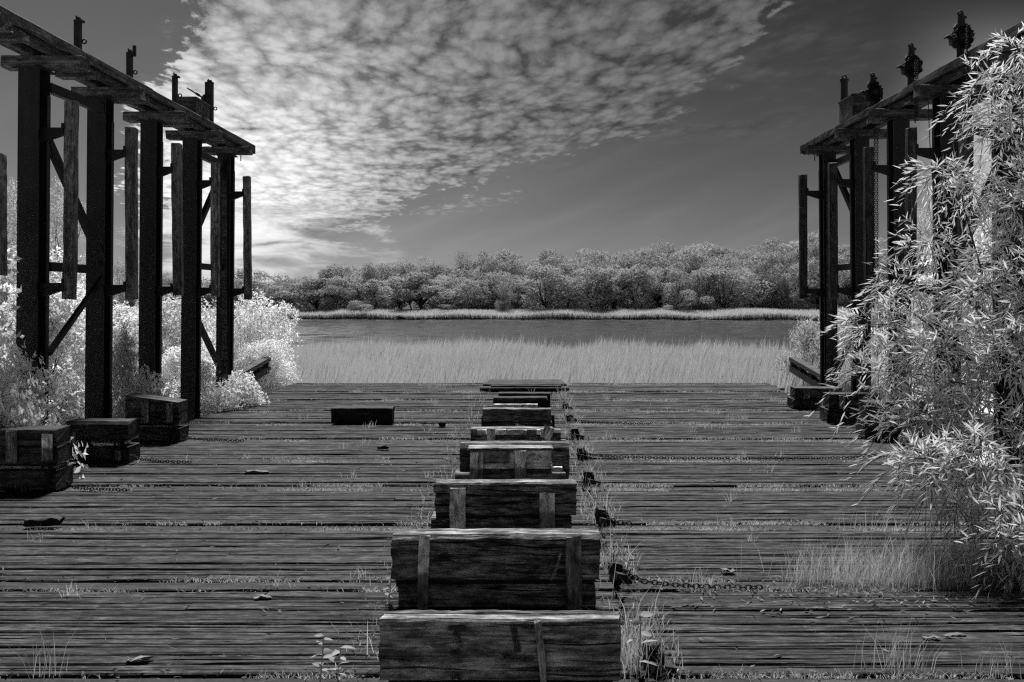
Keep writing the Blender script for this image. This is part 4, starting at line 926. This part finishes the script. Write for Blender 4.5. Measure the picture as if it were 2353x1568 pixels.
shrub(-8.0, 14.4, 2.2, 2.9, SHN[2], 'bright shrub filling the gap between second and third left columns')
shrub(-8.1, 16.8, 2.4, 2.3, SHN[0], 'bright shrub between third and fourth left columns')
shrub(-6.35, 17.6, 1.7, 2.2, SHN[1], 'bright bush hiding the foot of the farthest left column')
shrub(-7.6, 19.2, 2.0, 1.7, SHN[2], 'low bright bush behind the farthest left column')
shrub(-8.2, 25.5, 2.8, 3.9, SHF[0], 'big airy pale shrub right of the left gantry at the reed edge')
shrub(-7.3, 23.6, 1.9, 2.2, SHF[1], 'smaller pale shrub at the far left deck corner')
shrub(-10.6, 24.5, 4.2, 3.6, SHF[2], 'broad pale shrub seen between fourth and fifth left columns')
shrub(-9.9, 17.5, 3.4, 3.0, SHF[0], 'pale shrub in the second line behind the left columns')
shrub(-12.6, 20.5, 4.6, 4.2, SHF[1], 'wide pale shrub far behind the second left column')
shrub(-11.0, 14.0, 3.6, 3.6, SHF[2], 'pale shrub behind the gap of the first two left columns')
shrub(-15.5, 27.0, 6.0, 4.4, SHF[0], 'large pale shrub at the back left, below the tall tree')
shrub(-14.0, 33.0, 6.0, 4.2, SHF[1], 'pale shrub thicket beyond the third left column')
def side_tree(X, Y, w, hh, k, label):
    zb = near_z(X, Y); t = empty('tree', (X, Y, zb), random.uniform(0, 6.28)); tag(t, label, 'tree')
    link('crown', TREE[k][0], t, scale=(w, w, hh)); link('trunk', TREE[k][1], t, scale=(w, w, hh)); return t
def tree_variant(seed):
    rr = random.Random(seed); blobs = []; tips = []
    for i in range(26):
        z = rr.uniform(.2, .93); ra = .36 * math.sqrt(max(.05, 1 - ((z - .5) / .5) ** 2)); a = rr.uniform(0, 6.28); q = ra * math.sqrt(rr.uniform(.1, 1)); r = rr.uniform(.06, .11)
        blobs.append((q * math.cos(a), q * math.sin(a), z, r, r, r * .8)); tips.append((q * math.cos(a), q * math.sin(a), z))
    return crown_mesh('crown', blobs, 3000, 6, .05, .016, .009, seed, M['leaf_soft'], up=.3, shell=.4, clump=True, nz=.5), limbs_mesh('trunk', (0, 0, -.04), tips, M['bark'], .016, seed, bow=.08, fork=.45)
TREE = [tree_variant(101), tree_variant(102)]
side_tree(gx(125, 42), 42, 6.5, gz(385, 42) - near_z(gx(125, 42), 42), 0, 'tall pale tree seen between the first two left columns')
side_tree(gx(10, 36), 36, 5.5, gz(470, 36) - near_z(gx(10, 36), 36), 1, 'pale tree at the left frame edge behind the shrubs')
side_tree(gx(288, 60), 60, 4.0, gz(590, 60) - near_z(gx(288, 60), 60), 1, 'small pale tree between second and third left columns')
side_tree(gx(2040, 75), 75, 7.0, gz(525, 75) - near_z(gx(2040, 75), 75), 0, 'pale tree behind the fourth right column')
side_tree(gx(2150, 60), 60, 8.0, gz(480, 60) - near_z(gx(2150, 60), 60), 1, 'pale tree behind the gap of the middle right columns')
side_tree(gx(2300, 50), 50, 9.0, gz(440, 50) - near_z(gx(2300, 50), 50), 0, 'large pale tree behind the willow at the right')
shrub(7.9, 24.6, 1.6, 2.9, SHD, 'pale shrub at the far right deck corner', group='shrubs along the right gantry')
shrub(9.0, 26.5, 2.3, 3.6, SHD, 'pale shrub behind the farthest right column', group='shrubs along the right gantry')
shrub(6.2, 17.3, 1.2, 1.8, SHN[1], 'shrub at the foot of the farthest right column', group='shrubs along the right gantry')
shrub(9.2, 18.5, 3.4, 3.4, SHF[1], 'pale shrub behind the right columns', group='shrubs along the right gantry')
shrub(9.8, 14.5, 3.6, 3.6, SHF[2], 'broad pale shrub behind the willow and right columns', group='shrubs along the right gantry')
shrub(6.9, 9.4, 2.6, 2.6, SHN[0], 'pale shrub under the willow at the right frame edge', group='shrubs along the right gantry')
shrub(8.2, 11.6, 2.8, 3.4, SHN[2], 'pale shrub behind the willow between the nearest right columns', group='shrubs along the right gantry')
shrub(11.5, 19.5, 4.5, 4.6, SHF[0], 'tall pale shrub far behind the right columns', group='shrubs along the right gantry')

# willow at the right -----------------------------------------------------
wl = empty('willow', (5.9, 7.6, -0.6)); tag(wl, 'tall willow with long narrow leaves overhanging the right deck', 'tree'); wo_ = Vector(wl.location)
lobes = []   # (px, py, Y, half-width px, half-height px, depth m)
for (x, y, Yd, a, b_, dd) in ((2335, 110, 9.0, 50, 50, .3), (2310, 270, 8.8, 60, 70, .35), (2255, 190, 9.0, 30, 50, .2), (2245, 420, 8.8, 60, 60, .3), (2340, 450, 8.4, 50, 110, .35), (2160, 400, 8.8, 60, 45, .25), (2130, 560, 8.6, 70, 40, .25), (2290, 590, 8.5, 60, 60, .3),
                              (2080, 650, 8.6, 100, 40, .25), (2240, 670, 8.2, 100, 50, .35), (2020, 750, 8.4, 90, 45, .3), (2140, 800, 8.0, 120, 60, .35), (2300, 800, 7.6, 80, 90, .4), (2035, 850, 8.2, 80, 45, .3), (2200, 910, 7.9, 90, 50, .3),
                              (2110, 950, 7.8, 100, 50, .3), (2270, 1010, 7.4, 100, 80, .4), (2170, 1080, 7.2, 110, 55, .3), (2310, 1150, 6.9, 70, 90, .35), (2325, 1290, 6.7, 40, 60, .25), (2180, 1150, 7.0, 70, 25, .2), (2360, 700, 7.8, 45, 120, .3), (2330, 1230, 6.5, 50, 110, .3), (2250, 1040, 6.9, 110, 70, .25), (2120, 1060, 7.1, 70, 45, .2), (2490, 480, 8.3, 80, 120, .5), (2530, 840, 7.9, 90, 110, .5)):
    lobes.append((gx(x, Yd), Yd, gz(y, Yd), a * Yd / F * 0.82, dd, b_ * Yd / F * 0.82))
rs = np.random.RandomState(31)
P, D, L, Wd, (Ct, Td, TLn, _h) = sprays(lobes, 1400, 12, 0.40, 0.132, 0.018, rs, up=0.05, droop=0.7, out=0.6, shell=0.55, spread=0.75)
D = nrm(D + np.array([-0.25, -0.05, 0.0])); D = nrm(D)
infr = (np.abs((P[:, 0] / P[:, 1]) * F + VX - 1176) < 1176)
order = np.argsort(np.where(infr, P[:, 1] - 0.2 * P[:, 2] * 0, 99)); near = order[:300]; rest = np.setdiff1d(np.arange(len(P)), near)
V, T = leaf_geo(P[rest] - np.array(wo_), D[rest], L[rest], Wd[rest], rs, six=True, hint=np.array([[-0.1, 0.1, 0.9]]), keep=True, nz=.75)
o = link('foliage', mesh_tris('foliage', V, T, M['leaf_dim']), wl); tag(o, kind='stuff')
lv, lt = leaf_geo(np.zeros((1, 3)), np.array([[1.0, 0, 0]]), np.array([0.128]), np.array([0.0185]), np.random.RandomState(1), six=True); LEAF = mesh_tris('leaf', lv, lt, M['leaf_dim'])
for i in near:
    q = Vector(D[i]).to_track_quat('X', 'Z').to_euler(); q.rotate_axis('X', random.uniform(-.7, .7)); s_ = L[i] / 0.128
    link('leaf', LEAF, wl, Vector(P[i]) - wo_, q, (s_, s_, s_))
mb = MB()
for i in range(len(Ct)):
    a = Vector(Ct[i]) - wo_; d = Vector(Td[i]) * TLn[i]; dr = Vector((0, 0, -.7 * TLn[i]))
    mb.tube([a, a + d * .5 + dr * .25, a + d + dr], [.0035, .0028, .001], 3, False)
o = mb.build('twigs', M['bark'], wl); tag(o, kind='stuff')
def pxp(x, y, Yd): return Vector((gx(x, Yd), Yd, gz(y, Yd))) - wo_
for pts_, r in (([(2560, 1090, 7.6), (2430, 985, 7.7), (2320, 905, 7.8), (2230, 830, 8.0), (2160, 765, 8.2), (2105, 725, 8.4), (2050, 690, 8.6)], .028), ([(2400, 950, 7.7), (2250, 890, 7.9), (2120, 862, 8.0), (2000, 850, 8.3)], .011), ([(2240, 840, 8.0), (2150, 775, 8.2), (2060, 745, 8.4), (1930, 748, 8.5)], .008),
                ([(2450, 1000, 7.7), (2330, 780, 8.2), (2260, 640, 8.5), (2215, 480, 8.8), (2190, 330, 9.0)], .018), ([(2500, 1000, 7.8), (2420, 700, 8.2), (2370, 400, 8.6), (2330, 160, 9.0)], .03), ([(2480, 1100, 7.4), (2350, 1080, 7.2), (2220, 1080, 7.2), (2110, 1110, 7.1)], .012), ([(2480, 1150, 7.2), (2370, 1170, 6.9), (2310, 1250, 6.8), (2290, 1330, 6.7)], .012)):
    mb = MB(); PP = [pxp(*p) for p in pts_]; m_ = len(PP)
    mb.tube(PP, [max(.003, r * (1 - .85 * i / (m_ - 1))) for i in range(m_)], 7); mb.build('branch', M['bark'], wl, smooth=True)
mb = MB(); mb.tube([(0, 0, -.2), pxp(2620, 1150, 7.6), pxp(2560, 1090, 7.6), pxp(2500, 1000, 7.8)], [.07, .055, .045, .03], 8); mb.build('trunk', M['bark'], wl, smooth=True)

# ------------------------------------------------------------------ grass on the deck
rs = np.random.RandomState(9)
Ps, hs, ls, ws = [], [], [], []
def tuft_line(x0, x1, y, n, hh, ysd=.02, thr=.0, ph=0.0):
    X = rs.uniform(x0, x1, n); keep = (np.sin(X * 2.3 + ph) + np.sin(X * 5.1 + ph * 2) * .7 + np.sin(X * 13 + ph) * .4 + rs.normal(0, .5, n)) > thr; X = X[keep]; m = len(X)
    Ps.append(np.stack([X, y + rs.normal(0, ysd, m), np.full(m, -.02)], 1)); hs.append(hh * rs.uniform(.4, 1.3, m)); ls.append(rs.normal(0, .85, (m, 2)) * hh); ws.append(rs.uniform(.002, .0045, m) * (1 + y / 14))
for i, g in enumerate(gaps):
    if g < 4.4: continue
    den = 2.4 if g < 12 else 1.5
    for (a, b_, n, thr) in ((-6, -3.2, 330, .7), (-3.2, -1.0, 420, .1), (.7, 3.0, 620, -.3), (3.0, 6.0, 520, .0)):
        tuft_line(a, b_, g + .015, int(n * den * 1.3), .042, .016, thr + .3, i * 1.7); tuft_line(a, b_, g + .255, int(n * den), .04, .02, thr + .4, i * 2.9 + 1)
for (y, w, sill) in plank_rows:
    if y < 4.4: continue
    if rs.uniform() < .75: tuft_line(-6, 6, y, 90, .035, .008, .9, y * 7)
# weeds down both sides of the keel blocks
for (xa, xb, n, hh) in ((.52, .92, 2600, .13), (.45, .95, 1500, .07), (-1.25, -.9, 900, .10), (.62, .85, 320, .30), (-1.15, -.95, 90, .28)):
    Yw = 4.5 + (21 - 4.5) * rs.uniform(0, 1, n) ** 1.3; cl = np.sin(Yw * 3.66) + rs.normal(0, .6, n) > -.1; Yw = Yw[cl]; m = len(Yw)
    Ps.append(np.stack([rs.uniform(xa, xb, m), Yw, np.full(m, -.02)], 1)); hs.append(hh * rs.uniform(.3, 1.3, m)); ls.append(rs.normal(0, .4, (m, 2)) * hh); ws.append(rs.uniform(.003, .007, m))
for _ in range(90):                                    # scattered tufts
    cx_, cy_ = rs.uniform(-5.8, 5.8), rs.uniform(4.6, 21); m = rs.randint(6, 26)
    Ps.append(np.stack([cx_ + rs.normal(0, .05, m), cy_ + rs.normal(0, .02, m), np.full(m, -.01)], 1)); hs.append(rs.uniform(.03, .16, m)); ls.append(rs.normal(0, .05, (m, 2))); ws.append(rs.uniform(.003, .006, m))
m = 5000                                              # front edge of the frame
Ps.append(np.stack([rs.uniform(-5, 5.5, m), 4.83 + rs.normal(0, .045, m), np.full(m, -.02)], 1)); hs.append(rs.uniform(.02, .075, m)); ls.append(rs.normal(0, .025, (m, 2))); ws.append(rs.uniform(.003, .006, m))
o = link('grass', blades('grass', np.concatenate(Ps), np.concatenate(hs), np.concatenate(ls), np.concatenate(ws), rs, M['grass'])); tag(o, 'short grass growing in the gaps of the deck', 'grass', kind='stuff')
def grass_clump(label, X, Y, sx_, sy_, n, hh, leanx=.12):
    rs_ = np.random.RandomState(int(abs(X * 100) + Y * 10)); P_ = np.stack([rs_.normal(0, sx_, n), rs_.normal(0, sy_, n), np.full(n, -.02)], 1)
    h_ = hh * rs_.uniform(.45, 1.15, n); l_ = np.stack([rs_.normal(leanx, .35, n) * h_, rs_.normal(0, .3, n) * h_], 1)
    o = link('grass_clump', blades('grass_clump', P_, h_, l_, rs_.uniform(.002, .0045, n), rs_, M['grass']), loc=(X, Y, 0)); tag(o, label, 'grass clump', 'tall grass clumps on the deck')
Y = 6.75
grass_clump('large feathery grass clump under the willow on the right deck', gx(2080, Y), Y, .40, .12, 1300, .38); grass_clump('grass clump left of the large one, thinner', gx(1880, Y), Y, .14, .06, 160, .33)
grass_clump('thin grass tuft right of the nearest chain', gx(1620, 6.6), 6.6, .06, .04, 40, .22); grass_clump('upright grass tuft at the lower right of the deck', gx(2070, 5.15), 5.15, .12, .05, 70, .33); grass_clump('sparse grass tuft near the lower right frame corner', gx(2290, 5.1), 5.1, .12, .05, 40, .26)
grass_clump('thin upright grass tuft at the lower left of the deck', gx(100, 5.1), 5.1, .07, .04, 24, .30); grass_clump('tall weeds against the nearest stub post', gx(1460, 5.2), 5.2, .07, .12, 160, .36)
grass_clump('grass clump on the far side of the block row', gx(1002, 21.0), 20.9, .2, .1, 120, .28); grass_clump('thin grass stalks on the right deck before the willow', gx(2010, 8.2), 8.2, .25, .05, 60, .28)
def broadleaf(label, X, Y, hh, nl, ll, seed):
    rs_ = np.random.RandomState(seed); t = empty('weed', (X, Y, 0)); tag(t, label, 'weed', 'broad-leaved weeds on the deck'); mb = MB()
    z = np.linspace(.25, 1, nl) * hh; P_ = np.stack([np.sin(z * 6) * .02, np.zeros(nl), z], 1); a = np.arange(nl) * 2.4; D_ = nrm(np.stack([np.cos(a), np.sin(a) * .7 - .3, np.full(nl, .25)], 1))
    mb.tube([tuple(p) for p in np.concatenate([[[0, 0, -.02]], P_])], .004, 5); mb.build('stem', M['grass'], t)
    for p, d in zip(P_, D_):
        v_, t_l = leaf_geo(p[None], d[None], np.array([ll * rs_.uniform(.7, 1.2)]), np.array([ll * .5]), rs_, six=True, curl=.35); link('leaf', mesh_tris('leaf', v_, t_l, M['grass']), t)
broadleaf('broad-leaved weed beside the right end of the nearest keel block', gx(1466, 5.0), 5.05, .36, 9, .09, 4); broadleaf('leafy weed left of the nearest keel block at the frame bottom', gx(772, 4.95), 4.98, .20, 9, .07, 5)
broadleaf('slender leafy weed at the frame bottom, left of the pair', gx(730, 4.95), 5.0, .26, 10, .06, 6); broadleaf('small leafy weed left of the widest keel block', gx(890, 6.2), 6.25, .22, 12, .05, 7)
broadleaf('small weed right of the widest keel block, by the chain', gx(1440, 6.7), 6.75, .16, 9, .05, 8); broadleaf('low weed growing on the far right of the deck edge', gx(1815, 17.9), 17.9, .25, 12, .08, 9)
# fallen leaves, twigs and scraps
n = 900; rs = np.random.RandomState(12); Yl = 4.7 + rs.uniform(0, 1, n) ** 1.6 * 15; Xl = rs.uniform(-5.9, 5.9, n)
k2 = rs.uniform(0, 1, n) < .45; Xl[k2] = gx(2080, 6.4) + rs.normal(0, 1.1, k2.sum()); Yl[k2] = 6.4 + rs.normal(0, .22, k2.sum()); Xl = np.clip(Xl, -5.9, 5.9)
D_ = nrm(np.stack([rs.normal(0, 1, n), rs.normal(0, 1, n), np.full(n, .15)], 1)); V, T = leaf_geo(np.stack([Xl, Yl, np.full(n, .012)], 1), D_, rs.uniform(.03, .085, n), rs.uniform(.008, .022, n), rs, curl=.0)
o = link('fallen_leaves', mesh_tris('fallen_leaves', V, T, M['dead'])); tag(o, 'fallen leaves scattered over the deck', 'leaves', kind='stuff')
n = 9000; rs = np.random.RandomState(15); gg = np.array([g for g in gaps if g > 4.4]); Yl = rs.choice(gg, n) + np.where(rs.uniform(0, 1, n) < .5, .02, .255) + rs.normal(0, .03, n); Xl = rs.uniform(-5.9, 5.9, n)
k3 = rs.uniform(0, 1, n) < .3; Xl[k3] = rs.choice([.72, -1.05], k3.sum()) + rs.normal(0, .10, k3.sum()); Yl[k3] = rs.uniform(4.6, 21, k3.sum())
D_ = nrm(np.stack([rs.normal(0, 1, n), rs.normal(0, 1, n), rs.uniform(-.1, .3, n)], 1)); V, T = leaf_geo(np.stack([Xl, Yl, np.full(n, .008)], 1), D_, rs.uniform(.015, .05, n), rs.uniform(.006, .016, n), rs, curl=.0)
o = link('joint_litter', mesh_tris('joint_litter', V, T, M['litter'])); tag(o, 'bits of bark and dead grass matted in the deck joints', 'litter', kind='stuff')
def scrap(x, y, lpx, label, mat, hgt=.03, d=.05, rz=0.0, name='wood_scrap'):
    Y = gy(y); o = link(name, timber_mesh(name, lpx * Y / F, d, hgt, mat, seg=5, jit=.012, bev=.01), None, (gx(x, Y), Y, hgt / 2 + .012), (0, 0, rz)); tag(o, label, 'wood scrap')
scrap(604, 1378, 34, 'small white wood flake left of the nearest blocks', M['dead'], .012, .05, .1); scrap(590, 1088, 50, 'pale leafy scrap on the left deck', M['dead'], .02, .06)
scrap(100, 1210, 72, 'black rotten timber piece on the left deck edge', M['black'], .07, .10, .08); scrap(318, 1523, 50, 'dark stick lying near the lower left of the deck', M['slat_dark'], .02, .03, .12)
scrap(880, 1034, 24, 'small dark lump on the deck left of the fifth keel block', M['black'], .05, .08); scrap(1016, 982, 14, 'small dark bolt lump left of the sixth keel block', M['black'], .08, .08); scrap(985, 976, 30, 'thin dark stick beside the bolt lump', M['black'], .03, .05)
scrap(2190, 1466, 40, 'white splinter at the lower right of the deck', M['dead'], .012, .04, .05); scrap(2142, 1472, 26, 'smaller white splinter left of the other', M['dead'], .01, .03); scrap(1535, 1552, 44, 'pale stick by the nearest stub post', M['slat'], .015, .015, .55); scrap(1672, 1316, 22, 'pale wood chip by the nearest chain', M['dead'], .012, .05)
